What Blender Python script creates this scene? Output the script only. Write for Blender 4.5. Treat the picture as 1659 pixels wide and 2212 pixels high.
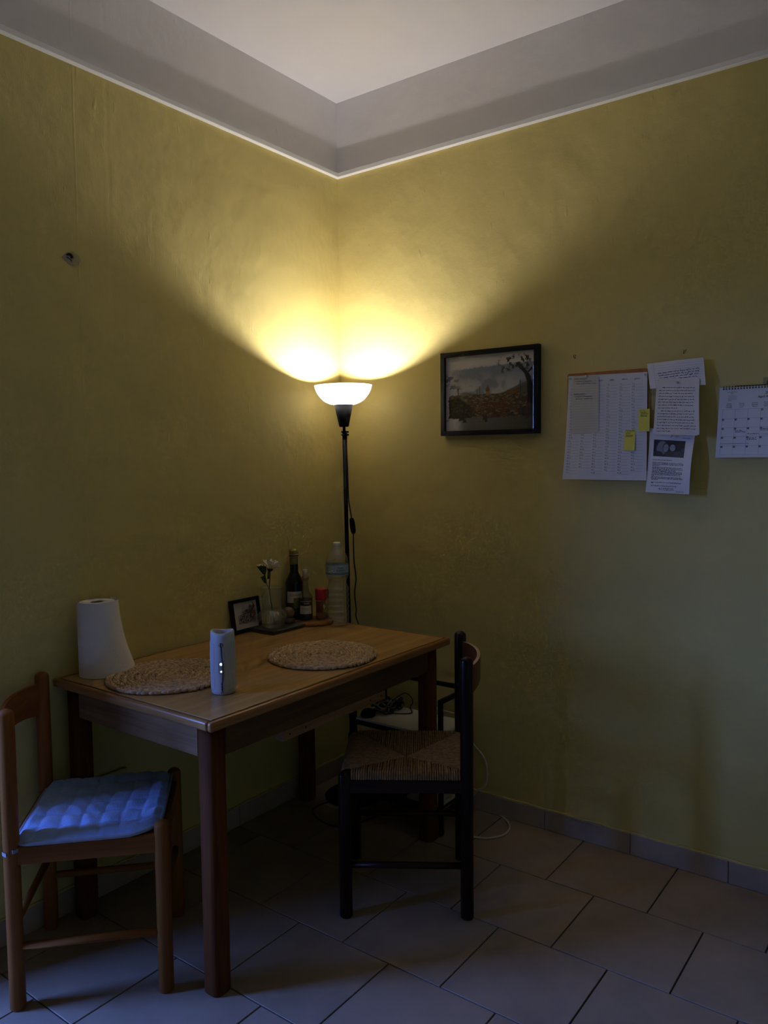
import bpy, bmesh, math, random
import numpy as np
from mathutils import Vector, Matrix

random.seed(7)
for o in list(bpy.data.objects):
    bpy.data.objects.remove(o)
SC = bpy.context.scene
COL = SC.collection
PI = math.pi

# ------------------------------------------------------------------ camera
FPX, IW, IH = 1701.308, 1659.0, 2212.0
CAM = np.array([2.26822, -2.74553, 1.44027])
YAW, PITCH, ROLL = 0.637111, -0.0687, -0.010255


def cam_axes():
    fwd = np.array([-math.sin(YAW) * math.cos(PITCH), math.cos(YAW) * math.cos(PITCH), math.sin(PITCH)])
    r = np.array([math.cos(YAW), math.sin(YAW), 0.0])
    u = np.cross(r, fwd)
    c, s = math.cos(ROLL), math.sin(ROLL)
    return r * c + u * s, -r * s + u * c, fwd


RX, UP, FW = cam_axes()
cam = bpy.data.cameras.new('camera')
cam.sensor_fit = 'HORIZONTAL'
cam.sensor_width = 36.0
cam.lens = 36.0 * FPX / IW
cam.clip_start = 0.02
cam_ob = bpy.data.objects.new('camera', cam)
COL.objects.link(cam_ob)
M = Matrix.Identity(4)
for i in range(3):
    M[i][0], M[i][1], M[i][2], M[i][3] = RX[i], UP[i], -FW[i], CAM[i]
cam_ob.matrix_world = M
SC.camera = cam_ob


def ray(px, py):
    return FW + RX * (px - IW / 2) / FPX - UP * (py - IH / 2) / FPX


def hit(px, py, axis, val):
    d = ray(px, py)
    return CAM + d * ((val - CAM[axis]) / d[axis])


# ------------------------------------------------------------------ daylight, exposure
DOOR_Y0, DOOR_Y1, DOOR_TOP, WALL_T = -2.72, -1.955, 2.14, 0.34
world = bpy.data.worlds.new('dusk_sky')
SC.world = world
world.use_nodes = True
wn, wl = world.node_tree.nodes, world.node_tree.links
wn.clear()
w_out = wn.new('ShaderNodeOutputWorld')
w_bg = wn.new('ShaderNodeBackground')
w_tc = wn.new('ShaderNodeTexCoord')
w_sep = wn.new('ShaderNodeSeparateXYZ')
w_ramp = wn.new('ShaderNodeValToRGB')
wl.new(w_tc.outputs['Generated'], w_sep.inputs[0])
wl.new(w_sep.outputs['Z'], w_ramp.inputs['Fac'])
w_ramp.color_ramp.elements[0].position = 0.0
w_ramp.color_ramp.elements[0].color = (0.03, 0.035, 0.04, 1)
w_ramp.color_ramp.elements[1].position = 0.03
w_ramp.color_ramp.elements[1].color = (0.16, 0.30, 1.0, 1)
for w_pos, w_col in ((0.35, (0.075, 0.165, 0.60, 1)), (1.0, (0.04, 0.095, 0.36, 1))):
    w_ramp.color_ramp.elements.new(w_pos).color = w_col
wl.new(w_ramp.outputs['Color'], w_bg.inputs['Color'])
w_bg.inputs['Strength'].default_value = 24.0
wl.new(w_bg.outputs[0], w_out.inputs['Surface'])

pl = bpy.data.lights.new('door_daylight', 'AREA')
pl.shape = 'RECTANGLE'
pl.size, pl.size_y = DOOR_TOP, DOOR_Y1 - DOOR_Y0
pl.cycles.is_portal = True
po = bpy.data.objects.new('door_daylight', pl)
COL.objects.link(po)
po.location = (-0.02, (DOOR_Y0 + DOOR_Y1) / 2, DOOR_TOP / 2)
po.rotation_euler = (0, -PI / 2, 0)

BULB_STRENGTH = 1160.0
SC.view_settings.view_transform = 'Standard'
SC.view_settings.look = 'None'
SC.view_settings.gamma = 1.0
SC.view_settings.use_curve_mapping = False
SC.view_settings.exposure = 0.75
SC.cycles.use_denoising = True
SC.cycles.max_bounces = 7
SC.cycles.diffuse_bounces = 4
SC.cycles.glossy_bounces = 3
SC.cycles.transparent_max_bounces = 12
SC.cycles.use_adaptive_sampling = True
SC.cycles.adaptive_threshold = 0.04
SC.cycles.adaptive_min_samples = 24
SC.cycles.caustics_reflective = False
SC.cycles.caustics_refractive = False
SC.cycles.sample_clamp_indirect = 4.0


# ------------------------------------------------------------------ materials
def lin(c):
    return tuple(((x / 12.92) if x <= 0.04045 else ((x + 0.055) / 1.055) ** 2.4) for x in c)


def rgb(r, g, b):
    return lin((r / 255, g / 255, b / 255))


def new_mat(name):
    m = bpy.data.materials.new(name)
    m.use_nodes = True
    nt = m.node_tree
    b = nt.nodes['Principled BSDF']
    return m, nt, b


def coords(nt, scale=(1, 1, 1)):
    tc = nt.nodes.new('ShaderNodeTexCoord')
    mp = nt.nodes.new('ShaderNodeMapping')
    mp.inputs['Scale'].default_value = scale
    nt.links.new(tc.outputs['Object'], mp.inputs['Vector'])
    return mp.outputs['Vector']


def noise(nt, vec, scale, detail=4.0, rough=0.55):
    n = nt.nodes.new('ShaderNodeTexNoise')
    n.inputs['Scale'].default_value = scale
    n.inputs['Detail'].default_value = detail
    n.inputs['Roughness'].default_value = rough
    nt.links.new(vec, n.inputs['Vector'])
    return n.outputs['Fac']


def ramp(nt, fac, stops):
    r = nt.nodes.new('ShaderNodeValToRGB')
    els = r.color_ramp.elements
    els[0].position, els[0].color = stops[0][0], (*stops[0][1], 1)
    els[1].position, els[1].color = stops[-1][0], (*stops[-1][1], 1)
    for pos, c in stops[1:-1]:
        e = els.new(pos)
        e.color = (*c, 1)
    nt.links.new(fac, r.inputs['Fac'])
    return r.outputs['Color']


def bump(nt, b, height, strength, dist):
    n = nt.nodes.new('ShaderNodeBump')
    n.inputs['Strength'].default_value = strength
    n.inputs['Distance'].default_value = dist
    nt.links.new(height, n.inputs['Height'])
    nt.links.new(n.outputs['Normal'], b.inputs['Normal'])
    return n


def math_node(nt, op, a, bb=None, c=None):
    n = nt.nodes.new('ShaderNodeMath')
    n.operation = op
    for i, v in enumerate((a, bb, c)):
        if v is None:
            continue
        if isinstance(v, (int, float)):
            n.inputs[i].default_value = v
        else:
            nt.links.new(v, n.inputs[i])
    return n.outputs[0]


def scaled(c, k):
    return tuple(min(1.0, x * k) for x in c)


def surf(name, c, rough=0.5, var=0.12, nscale=12.0, bmp=0.0, bscale=80.0, bdist=0.002, metallic=0.0, spec=0.5, coat=0.0, sheen=0.0):
    m, nt, b = new_mat(name)
    v = coords(nt)
    col = ramp(nt, noise(nt, v, nscale), [(0.3, scaled(c, 1 - var)), (0.7, scaled(c, 1 + var))])
    nt.links.new(col, b.inputs['Base Color'])
    b.inputs['Roughness'].default_value = rough
    b.inputs['Metallic'].default_value = metallic
    b.inputs['Specular IOR Level'].default_value = spec
    b.inputs['Coat Weight'].default_value = coat
    b.inputs['Sheen Weight'].default_value = sheen
    if bmp:
        bump(nt, b, noise(nt, v, bscale), bmp, bdist)
    return m


def wood(name, dark, light, axis=2, rough=0.4, coat=0.0, fine=90.0, stretch=0.045, spec=0.18):
    m, nt, b = new_mat(name)
    s = [1.0, 1.0, 1.0]
    s[axis] = stretch
    v = coords(nt, tuple(s))
    n1 = noise(nt, v, fine, 5.0, 0.6)
    n2 = noise(nt, v, fine * 0.22, 3.0, 0.5)
    mixf = math_node(nt, 'ADD', math_node(nt, 'MULTIPLY', n1, 0.55), math_node(nt, 'MULTIPLY', n2, 0.45))
    col = ramp(nt, mixf, [(0.36, dark), (0.5, tuple((a + bb) / 2 for a, bb in zip(dark, light))), (0.64, light)])
    nt.links.new(col, b.inputs['Base Color'])
    b.inputs['Roughness'].default_value = rough
    b.inputs['Coat Weight'].default_value = coat
    b.inputs['Coat Roughness'].default_value = 0.15
    b.inputs['Specular IOR Level'].default_value = spec
    bump(nt, b, n1, 0.12, 0.001)
    return m


def clear(name, tint, gloss=0.08, rough=0.03, ior=1.45, body=0.0, body_col=(0.8, 0.8, 0.8)):
    """thin transparent wall: tinted see-through with a fresnel gloss"""
    m, nt, b = new_mat(name)
    nt.nodes.remove(b)
    out = nt.nodes['Material Output']
    tr = nt.nodes.new('ShaderNodeBsdfTransparent')
    tr.inputs['Color'].default_value = (*tint, 1)
    gl = nt.nodes.new('ShaderNodeBsdfGlossy')
    gl.inputs['Roughness'].default_value = rough
    v = coords(nt)
    nc = ramp(nt, noise(nt, v, 30.0), [(0.3, (0.9, 0.9, 0.9)), (0.7, (1, 1, 1))])
    nt.links.new(nc, gl.inputs['Color'])
    lw = nt.nodes.new('ShaderNodeLayerWeight')
    lw.inputs['Blend'].default_value = 0.5
    f5 = math_node(nt, 'POWER', lw.outputs['Facing'], 2.8)
    fac = math_node(nt, 'MINIMUM', math_node(nt, 'ADD', math_node(nt, 'MULTIPLY', f5, 0.75), gloss), 1.0)
    mx = nt.nodes.new('ShaderNodeMixShader')
    nt.links.new(fac, mx.inputs[0])
    nt.links.new(tr.outputs[0], mx.inputs[1])
    nt.links.new(gl.outputs[0], mx.inputs[2])
    last = mx.outputs[0]
    if body:
        df = nt.nodes.new('ShaderNodeBsdfDiffuse')
        df.inputs['Color'].default_value = (*body_col, 1)
        m2 = nt.nodes.new('ShaderNodeMixShader')
        m2.inputs[0].default_value = body
        nt.links.new(last, m2.inputs[1])
        nt.links.new(df.outputs[0], m2.inputs[2])
        last = m2.outputs[0]
    nt.links.new(last, out.inputs['Surface'])
    return m


def glow(name, c, strength):
    m, nt, b = new_mat(name)
    v = coords(nt)
    col = ramp(nt, noise(nt, v, 20.0), [(0.2, scaled(c, 0.97)), (0.8, c)])
    nt.links.new(col, b.inputs['Emission Color'])
    b.inputs['Base Color'].default_value = (*c, 1)
    b.inputs['Emission Strength'].default_value = strength
    return m


def painted(name, rough=0.6):
    m, nt, b = new_mat(name)
    a = nt.nodes.new('ShaderNodeAttribute')
    a.attribute_name = 'paint'
    nt.links.new(a.outputs['Color'], b.inputs['Base Color'])
    b.inputs['Roughness'].default_value = rough
    return m


YEL = (0.70, 0.58, 0.215)
WHT = (0.83, 0.80, 0.79)
TRIM_Z = 2.6625
CEIL_Z = 2.987


def wall_mat(name, seams=(), axis_mask=True):
    m, nt, b = new_mat(name)
    v = coords(nt)
    sep = nt.nodes.new('ShaderNodeSeparateXYZ')
    nt.links.new(v, sep.inputs[0])
    blotch = noise(nt, v, 2.2, 5.0, 0.6)
    yel = ramp(nt, blotch, [(0.3, scaled(YEL, 0.92)), (0.7, scaled(YEL, 1.06))])
    wht = ramp(nt, blotch, [(0.3, scaled(WHT, 0.95)), (0.7, scaled(WHT, 1.03))])
    up = math_node(nt, 'GREATER_THAN', sep.outputs['Z'], TRIM_Z + 0.004)
    mx = nt.nodes.new('ShaderNodeMix')
    mx.data_type = 'RGBA'
    nt.links.new(up, mx.inputs['Factor'])
    nt.links.new(yel, mx.inputs['A'])
    nt.links.new(wht, mx.inputs['B'])
    nt.links.new(mx.outputs['Result'], b.inputs['Base Color'])
    b.inputs['Roughness'].default_value = 0.62
    b.inputs['Specular IOR Level'].default_value = 0.3
    # plaster relief: soft undulation, fine orange-peel, sparse drips and trowel marks
    big = noise(nt, v, 5.0, 3.0, 0.5)
    fine = noise(nt, v, 150.0, 3.0, 0.6)
    vs = coords(nt, (1.0, 1.0, 0.35))
    mid = noise(nt, vs, 26.0, 4.0, 0.65)
    spots = math_node(nt, 'MAXIMUM', math_node(nt, 'SUBTRACT', noise(nt, vs, 36.0, 2.0, 0.5), 0.68), 0.0)
    h = math_node(nt, 'MULTIPLY', big, 5.0)
    h = math_node(nt, 'ADD', h, math_node(nt, 'MULTIPLY', fine, 0.22))
    h = math_node(nt, 'ADD', h, math_node(nt, 'MULTIPLY', mid, 0.45))
    h = math_node(nt, 'ADD', h, math_node(nt, 'MULTIPLY', spots, 4.5))
    wob = math_node(nt, 'MULTIPLY', math_node(nt, 'SUBTRACT', noise(nt, v, 4.0, 2.0), 0.5), 0.012)
    for (sy, wid, amp) in seams:
        d = math_node(nt, 'ABSOLUTE', math_node(nt, 'SUBTRACT', math_node(nt, 'ADD', sep.outputs['Y'], wob), sy))
        rid = math_node(nt, 'MAXIMUM', math_node(nt, 'SUBTRACT', 1.0, math_node(nt, 'DIVIDE', d, wid)), 0.0)
        h = math_node(nt, 'ADD', h, math_node(nt, 'MULTIPLY', rid, amp))
    bump(nt, b, h, 0.55, 0.0035)
    return m


MAT = {}


def mk(k, f, *a, **kw):
    MAT[k] = f(k, *a, **kw)


mk('wall_left_paint', wall_mat, seams=((-1.281, 0.005, 0.20), (-1.163, 0.012, -0.22)))
mk('wall_paint', wall_mat)
mk('ceiling_paint', surf, WHT, 0.7, 0.03, 1.5, 0.25, 60.0, 0.002)
mk('moulding_paint', surf, (0.86, 0.85, 0.83), 0.5, 0.03, 5.0)
mk('floor_grout', surf, (0.045, 0.038, 0.03), 0.85, 0.2, 20.0, 0.3)
mk('yellow_bead', surf, (0.62, 0.52, 0.20), 0.6, 0.15, 30.0, 0.6, 60.0, 0.004)
mk('white_gloss', surf, (0.78, 0.78, 0.78), 0.35, 0.04, 6.0)


def tile_mat(name, c):
    m, nt, b = new_mat(name)
    v = coords(nt)
    info = nt.nodes.new('ShaderNodeObjectInfo')
    off = nt.nodes.new('ShaderNodeVectorMath')
    off.operation = 'ADD'
    comb = nt.nodes.new('ShaderNodeCombineXYZ')
    k = math_node(nt, 'MULTIPLY', info.outputs['Random'], 37.0)
    for i in range(3):
        nt.links.new(k, comb.inputs[i])
    nt.links.new(v, off.inputs[0])
    nt.links.new(comb.outputs[0], off.inputs[1])
    vv = off.outputs[0]
    n = noise(nt, vv, 5.0, 6.0, 0.6)
    col = ramp(nt, n, [(0.3, scaled(c, 0.84)), (0.5, c), (0.72, scaled(c, 1.12))])
    nt.links.new(col, b.inputs['Base Color'])
    rg = math_node(nt, 'ADD', math_node(nt, 'MULTIPLY', noise(nt, vv, 9.0), 0.25), 0.33)
    nt.links.new(rg, b.inputs['Roughness'])
    b.inputs['Specular IOR Level'].default_value = 0.25
    bump(nt, b, noise(nt, vv, 22.0, 4.0), 0.12, 0.002)
    return m


mk('door_wood', wood, (0.07, 0.035, 0.018), (0.13, 0.065, 0.03), 2, 0.45, 0.1)
mk('floor_tile', tile_mat, (0.35, 0.265, 0.20))
mk('skirting_tile', tile_mat, (0.44, 0.36, 0.31))
mk('table_top', wood, (0.33, 0.185, 0.060), (0.52, 0.315, 0.115), 1, 0.33, 0.15, 120.0, 0.03)
mk('table_edge', wood, (0.20, 0.085, 0.025), (0.40, 0.19, 0.065), 1, 0.35, 0.2, 90.0)
mk('table_edge_x', wood, (0.20, 0.085, 0.025), (0.40, 0.19, 0.065), 0, 0.35, 0.2, 90.0)
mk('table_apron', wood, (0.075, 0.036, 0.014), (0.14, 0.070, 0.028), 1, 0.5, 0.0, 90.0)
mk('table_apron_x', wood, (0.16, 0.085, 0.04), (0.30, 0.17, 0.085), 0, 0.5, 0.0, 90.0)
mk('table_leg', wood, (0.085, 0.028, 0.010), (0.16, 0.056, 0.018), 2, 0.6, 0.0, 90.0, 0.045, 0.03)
mk('table_gap', surf, (0.02, 0.012, 0.008), 0.8)
mk('raw_wood', wood, (0.22, 0.12, 0.05), (0.34, 0.19, 0.09), 1, 0.6)
mk('orange_wood', wood, (0.19, 0.068, 0.016), (0.31, 0.118, 0.031), 2, 0.42, 0.02, 70.0, 0.045, 0.07)
mk('orange_wood_x', wood, (0.19, 0.068, 0.016), (0.31, 0.118, 0.031), 0, 0.42, 0.02, 70.0, 0.045, 0.07)
mk('orange_wood_y', wood, (0.19, 0.068, 0.016), (0.31, 0.118, 0.031), 1, 0.42, 0.02, 70.0, 0.045, 0.07)
mk('dark_wood', wood, (0.010, 0.004, 0.003), (0.022, 0.009, 0.006), 2, 0.30, 0.04, 70.0, 0.045, 0.15)
mk('dark_wood_x', wood, (0.018, 0.008, 0.005), (0.036, 0.015, 0.009), 0, 0.30, 0.04, 70.0, 0.045, 0.15)
mk('dark_wood_y', wood, (0.018, 0.008, 0.005), (0.036, 0.015, 0.009), 1, 0.30, 0.04, 70.0, 0.045, 0.15)
mk('dark_plywood', wood, (0.085, 0.032, 0.013), (0.15, 0.058, 0.022), 0, 0.34, 0.12, 60.0)
mk('plywood_edge', surf, (0.45, 0.30, 0.17), 0.6)
mk('rush', surf, (0.25, 0.145, 0.062), 0.55, 0.45, 90.0, 0.4, 300.0, 0.001)
mk('cushion_plush', surf, (0.32, 0.48, 0.88), 0.95, 0.14, 25.0, 0.6, 260.0, 0.003, sheen=0.4)
mk('cushion_binding', surf, (0.30, 0.33, 0.42), 0.9, 0.1, 60.0)
mk('hyacinth', surf, (0.60, 0.42, 0.25), 0.65, 0.38, 70.0, 0.5, 200.0, 0.002)
mk('paper_towel', surf, (0.90, 0.87, 0.85), 0.95, 0.03, 20.0, 0.7, 110.0, 0.0015)
mk('cardboard', surf, (0.20, 0.14, 0.09), 0.9)
mk('lamp_black', surf, (0.0015, 0.0015, 0.0015), 0.6, 0.1, 20.0, spec=0.02)
mk('cable_black', surf, (0.010, 0.010, 0.010), 0.5, 0.1, 20.0)
mk('cable_white', surf, (0.62, 0.57, 0.50), 0.45, 0.06, 20.0)
mk('black_metal', surf, (0.004, 0.004, 0.004), 0.5, 0.1, 20.0, spec=0.15)
mk('frame_black', surf, (0.006, 0.0055, 0.0055), 0.4, 0.1, 30.0, spec=0.2)
mk('cart_board', surf, (0.66, 0.64, 0.60), 0.45, 0.04, 8.0)
mk('paper_white', surf, (0.80, 0.80, 0.83), 0.75, 0.02, 6.0)
mk('paper_cream', surf, (0.70, 0.66, 0.58), 0.75, 0.03, 6.0)
mk('paper_letter', surf, (0.78, 0.76, 0.74), 0.75, 0.02, 6.0)
mk('sticky_yellow', surf, (0.86, 0.80, 0.13), 0.7, 0.04, 10.0)
mk('ink', surf, (0.02, 0.02, 0.03), 0.8)
mk('ink_grey', surf, (0.30, 0.30, 0.34), 0.8)
mk('ink_blue', surf, (0.06, 0.07, 0.22), 0.8)
mk('cork_board', surf, (0.45, 0.19, 0.06), 0.8, 0.25, 60.0, 0.4, 200.0, 0.002)
mk('pin_plastic', surf, (0.75, 0.75, 0.78), 0.25, 0.03, 30.0)
mk('steel', surf, (0.6, 0.6, 0.6), 0.3, 0.05, 20.0, metallic=1.0)
mk('mat_board', surf, (0.74, 0.71, 0.68), 0.8, 0.02, 8.0)
mk('painting', painted)
mk('pane', clear, (0.98, 0.98, 0.98), 0.04, 0.01)
mk('vase_glass', clear, (0.86, 0.88, 0.86), 0.09, 0.05, 1.4, 0.10, (0.75, 0.78, 0.72))
mk('pet', clear, (0.91, 0.92, 0.93), 0.11, 0.05, 1.4, 0.055, (0.82, 0.83, 0.85))
mk('green_glass', clear, (0.05, 0.065, 0.012), 0.04, 0.06, 1.45, 0.25, (0.02, 0.022, 0.006))
mk('clear_glass', clear, (0.78, 0.78, 0.66), 0.05, 0.04, 1.42, 0.05, (0.5, 0.5, 0.4))
mk('vinegar', surf, (0.010, 0.006, 0.004), 0.1, 0.1, 20.0)
mk('oil', surf, (0.020, 0.020, 0.004), 0.1, 0.1, 20.0)
mk('cap_gold', surf, (0.26, 0.24, 0.05), 0.35, 0.15, 40.0, metallic=0.3)
mk('cap_brown', surf, (0.30, 0.17, 0.07), 0.5, 0.1, 30.0)
mk('cap_grey', surf, (0.50, 0.42, 0.36), 0.4, 0.05, 30.0)
mk('cap_white', surf, (0.80, 0.79, 0.76), 0.4, 0.03, 30.0)
mk('cap_red', surf, (0.55, 0.025, 0.035), 0.38, 0.08, 30.0)
mk('label_white', surf, (0.62, 0.59, 0.56), 0.55, 0.05, 30.0)
mk('label_dark', surf, (0.035, 0.030, 0.020), 0.5, 0.2, 30.0)
mk('label_hill', surf, (0.16, 0.15, 0.05), 0.5, 0.4, 80.0)
mk('label_red', surf, (0.20, 0.03, 0.03), 0.5)
mk('label_peach', surf, (0.55, 0.30, 0.20), 0.5)
mk('label_blue', surf, (0.36, 0.50, 0.64), 0.45, 0.10, 40.0)
mk('label_navy', surf, (0.02, 0.03, 0.09), 0.45)
mk('print_white', surf, (0.85, 0.84, 0.82), 0.5)
mk('pink_salt', surf, (0.70, 0.36, 0.30), 0.8, 0.25, 300.0, 0.6, 300.0, 0.002)
mk('tray_slate', surf, (0.035, 0.035, 0.035), 0.5, 0.2, 30.0)
mk('trivet_wood', wood, (0.20, 0.09, 0.035), (0.34, 0.17, 0.07), 0, 0.45)
mk('tray_wood', wood, (0.16, 0.08, 0.03), (0.28, 0.15, 0.06), 1, 0.45)
mk('shaker_wood', wood, (0.11, 0.08, 0.055), (0.17, 0.125, 0.085), 2, 0.5)
mk('shaker_dark', surf, (0.07, 0.05, 0.04), 0.5)
mk('petal', surf, (0.85, 0.78, 0.70), 0.6, 0.05, 60.0)
mk('flower_green', surf, (0.030, 0.050, 0.016), 0.6, 0.3, 60.0)
mk('flower_yellow', surf, (0.55, 0.42, 0.05), 0.7, 0.2, 80.0)
mk('speaker_body', surf, (0.55, 0.55, 0.55), 0.5, 0.03, 10.0)
mk('speaker_mesh', surf, (0.50, 0.51, 0.52), 0.85, 0.08, 300.0, 0.5, 500.0, 0.001)
mk('speaker_cone', surf, (0.42, 0.41, 0.40), 0.4, 0.05, 20.0)
mk('speaker_button', surf, (0.40, 0.40, 0.41), 0.55)
mk('speaker_cord', surf, (0.05, 0.045, 0.05), 0.8, 0.3, 200.0)
mk('led_white', glow, (0.55, 0.85, 1.0), 3.0)
mk('rubber', surf, (0.015, 0.015, 0.015), 0.7)
mk('hole_dark', surf, (0.015, 0.013, 0.012), 0.9, 0.3, 100.0)
mk('plaster_raw', surf, (0.42, 0.35, 0.30), 0.9, 0.2, 100.0, 0.5)
mk('flap_paint', surf, (0.66, 0.58, 0.24), 0.6, 0.1, 60.0)
mk('socket_paint', surf, (0.48, 0.42, 0.17), 0.5, 0.08, 30.0)
mk('tape', clear, (0.97, 0.97, 0.97), 0.04, 0.25, 1.3, 0.10, (0.6, 0.58, 0.5))


def shade_mat():
    m, nt, b = new_mat('lamp_shade_plastic')
    nt.nodes.remove(b)
    out = nt.nodes['Material Output']
    v = coords(nt)
    col = ramp(nt, noise(nt, v, 25.0), [(0.3, (0.86, 0.84, 0.84)), (0.7, (0.90, 0.88, 0.88))])
    d = nt.nodes.new('ShaderNodeBsdfDiffuse')
    t = nt.nodes.new('ShaderNodeBsdfTranslucent')
    nt.links.new(col, d.inputs['Color'])
    nt.links.new(col, t.inputs['Color'])
    mx = nt.nodes.new('ShaderNodeMixShader')
    mx.inputs[0].default_value = 0.72
    nt.links.new(d.outputs[0], mx.inputs[1])
    nt.links.new(t.outputs[0], mx.inputs[2])
    nt.links.new(mx.outputs[0], out.inputs['Surface'])
    return m


MAT['lamp_shade_plastic'] = shade_mat()
MAT['bulb'] = glow('bulb', (1.0, 0.94, 0.93), BULB_STRENGTH)


# ------------------------------------------------------------------ mesh helpers
class MB:
    def __init__(self):
        self.v, self.f, self.s = [], [], []

    def add(self, verts, faces, smooth=False):
        b = len(self.v)
        self.v += [tuple(float(x) for x in p) for p in verts]
        self.f += [tuple(b + i for i in f) for f in faces]
        self.s += [smooth] * len(faces)
        return self

    def box(self, lo, hi):
        (x0, y0, z0), (x1, y1, z1) = lo, hi
        return self.add([(x0, y0, z0), (x1, y0, z0), (x1, y1, z0), (x0, y1, z0), (x0, y0, z1), (x1, y0, z1), (x1, y1, z1), (x0, y1, z1)],
                        [(3, 2, 1, 0), (4, 5, 6, 7), (0, 1, 5, 4), (1, 2, 6, 5), (2, 3, 7, 6), (3, 0, 4, 7)])

    def rbox(self, lo, hi, r=0.004, seg=2):
        bm = bmesh.new()
        t = MB().box(lo, hi)
        vs = [bm.verts.new(p) for p in t.v]
        for f in t.f:
            bm.faces.new([vs[i] for i in f])
        bmesh.ops.bevel(bm, geom=list(bm.edges), offset=r, segments=seg, profile=0.5, affect='EDGES')
        bm.verts.index_update()
        self.add([v.co[:] for v in bm.verts], [[v.index for v in f.verts] for f in bm.faces], False)
        bm.free()
        return self

    def lathe(self, prof, c=(0, 0, 0), n=32, cap=True, axis=None):
        """prof: list of (r, z); revolved about z at c (or about a tilted axis)"""
        ax = Vector(axis).normalized() if axis is not None else Vector((0, 0, 1))
        q = Vector((0, 0, 1)).rotation_difference(ax)
        vs, fs = [], []
        for r, z in prof:
            for k in range(n):
                a = 2 * PI * k / n
                p = q @ Vector((r * math.cos(a), r * math.sin(a), z))
                vs.append((c[0] + p.x, c[1] + p.y, c[2] + p.z))
        for i in range(len(prof) - 1):
            for k in range(n):
                k2 = (k + 1) % n
                fs.append((i * n + k, i * n + k2, (i + 1) * n + k2, (i + 1) * n + k))
        self.add(vs, fs, True)
        if cap:
            b = len(self.v) - len(vs)
            if prof[0][0] > 1e-5:
                self.f.append(tuple(b + k for k in reversed(range(n))))
                self.s.append(False)
            if prof[-1][0] > 1e-5:
                self.f.append(tuple(b + (len(prof) - 1) * n + k for k in range(n)))
                self.s.append(False)
        return self

    def tube(self, pts, r, n=8, closed=False, caps=True):
        P = [Vector(p) for p in pts]
        m = len(P)
        rs = r if isinstance(r, (list, tuple)) else [r] * m
        vs, fs = [], []
        up = None
        for i in range(m):
            if closed:
                t = P[(i + 1) % m] - P[i - 1]
            else:
                t = P[min(i + 1, m - 1)] - P[max(i - 1, 0)]
            if t.length < 1e-9:
                t = Vector((0, 0, 1))
            t.normalize()
            if up is None:
                up = Vector((0, 0, 1)) if abs(t.z) < 0.9 else Vector((1, 0, 0))
            side = t.cross(up)
            if side.length < 1e-6:
                side = t.cross(Vector((1, 0, 0)))
            side.normalize()
            up = side.cross(t).normalized()
            for k in range(n):
                a = 2 * PI * k / n
                vs.append(P[i] + (side * math.cos(a) + up * math.sin(a)) * rs[i])
        segs = m if closed else m - 1
        for i in range(segs):
            j = (i + 1) % m
            for k in range(n):
                k2 = (k + 1) % n
                fs.append((i * n + k, i * n + k2, j * n + k2, j * n + k))
        if caps and not closed:
            fs.append(tuple(reversed(range(n))))
            fs.append(tuple((m - 1) * n + k for k in range(n)))
        return self.add(vs, fs, True)

    def ellipsoid(self, c, ax, n=8, m=5):
        """ax: three half-axis vectors"""
        A = [Vector(a) for a in ax]
        C = Vector(c)
        vs, fs = [C - A[2]], []
        for i in range(1, m):
            t = -PI / 2 + PI * i / m
            for k in range(n):
                a = 2 * PI * k / n
                vs.append(C + A[0] * math.cos(t) * math.cos(a) + A[1] * math.cos(t) * math.sin(a) + A[2] * math.sin(t))
        vs.append(C + A[2])
        for k in range(n):
            fs.append((0, 1 + (k + 1) % n, 1 + k))
            for i in range(m - 2):
                fs.append((1 + i * n + k, 1 + i * n + (k + 1) % n, 1 + (i + 1) * n + (k + 1) % n, 1 + (i + 1) * n + k))
            fs.append((1 + (m - 2) * n + k, 1 + (m - 2) * n + (k + 1) % n, len(vs) - 1))
        return self.add(vs, fs, True)

    def grid(self, fn, nu, nv, smooth=True, keep=None):
        vs = [fn(i / nu, j / nv) for j in range(nv + 1) for i in range(nu + 1)]
        w = nu + 1
        fs = []
        for j in range(nv):
            for i in range(nu):
                if keep is None or keep((i + 0.5) / nu, (j + 0.5) / nv):
                    fs.append((j * w + i, j * w + i + 1, (j + 1) * w + i + 1, (j + 1) * w + i))
        return self.add(vs, fs, smooth)

    def prism(self, poly, fn, h0, h1, smooth=False):
        """extrude polygon (list of 2-tuples) between depths; fn(a,b,h)->xyz"""
        n = len(poly)
        vs = [fn(a, b, h0) for a, b in poly] + [fn(a, b, h1) for a, b in poly]
        fs = [tuple(reversed(range(n))), tuple(range(n, 2 * n))]
        fs += [(i, (i + 1) % n, n + (i + 1) % n, n + i) for i in range(n)]
        return self.add(vs, fs, smooth)

    def xform(self, fn):
        self.v = [tuple(fn(*p)) for p in self.v]
        return self

    def build(self, name, mat, parent=None, base=None, colors=None):
        """verts are in world space unless the parent is rotated (then local)"""
        off = Vector((0, 0, 0))
        if parent is not None:
            off = Vector(parent.get('_base', (0, 0, 0)))
        elif base is not None:
            off = Vector(base)
        me = bpy.data.meshes.new(name)
        me.from_pydata([(x - off.x, y - off.y, z - off.z) for x, y, z in self.v], [], self.f)
        me.polygons.foreach_set('use_smooth', self.s)
        me.materials.append(MAT[mat] if isinstance(mat, str) else mat)
        if colors is not None:
            at = me.color_attributes.new('paint', 'FLOAT_COLOR', 'POINT')
            at.data.foreach_set('color', np.asarray(colors, dtype=np.float32).ravel())
        me.validate()
        bm = bmesh.new()
        bm.from_mesh(me)
        bmesh.ops.recalc_face_normals(bm, faces=bm.faces)
        bm.to_mesh(me)
        bm.free()
        ob = bpy.data.objects.new(name, me)
        COL.objects.link(ob)
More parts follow.
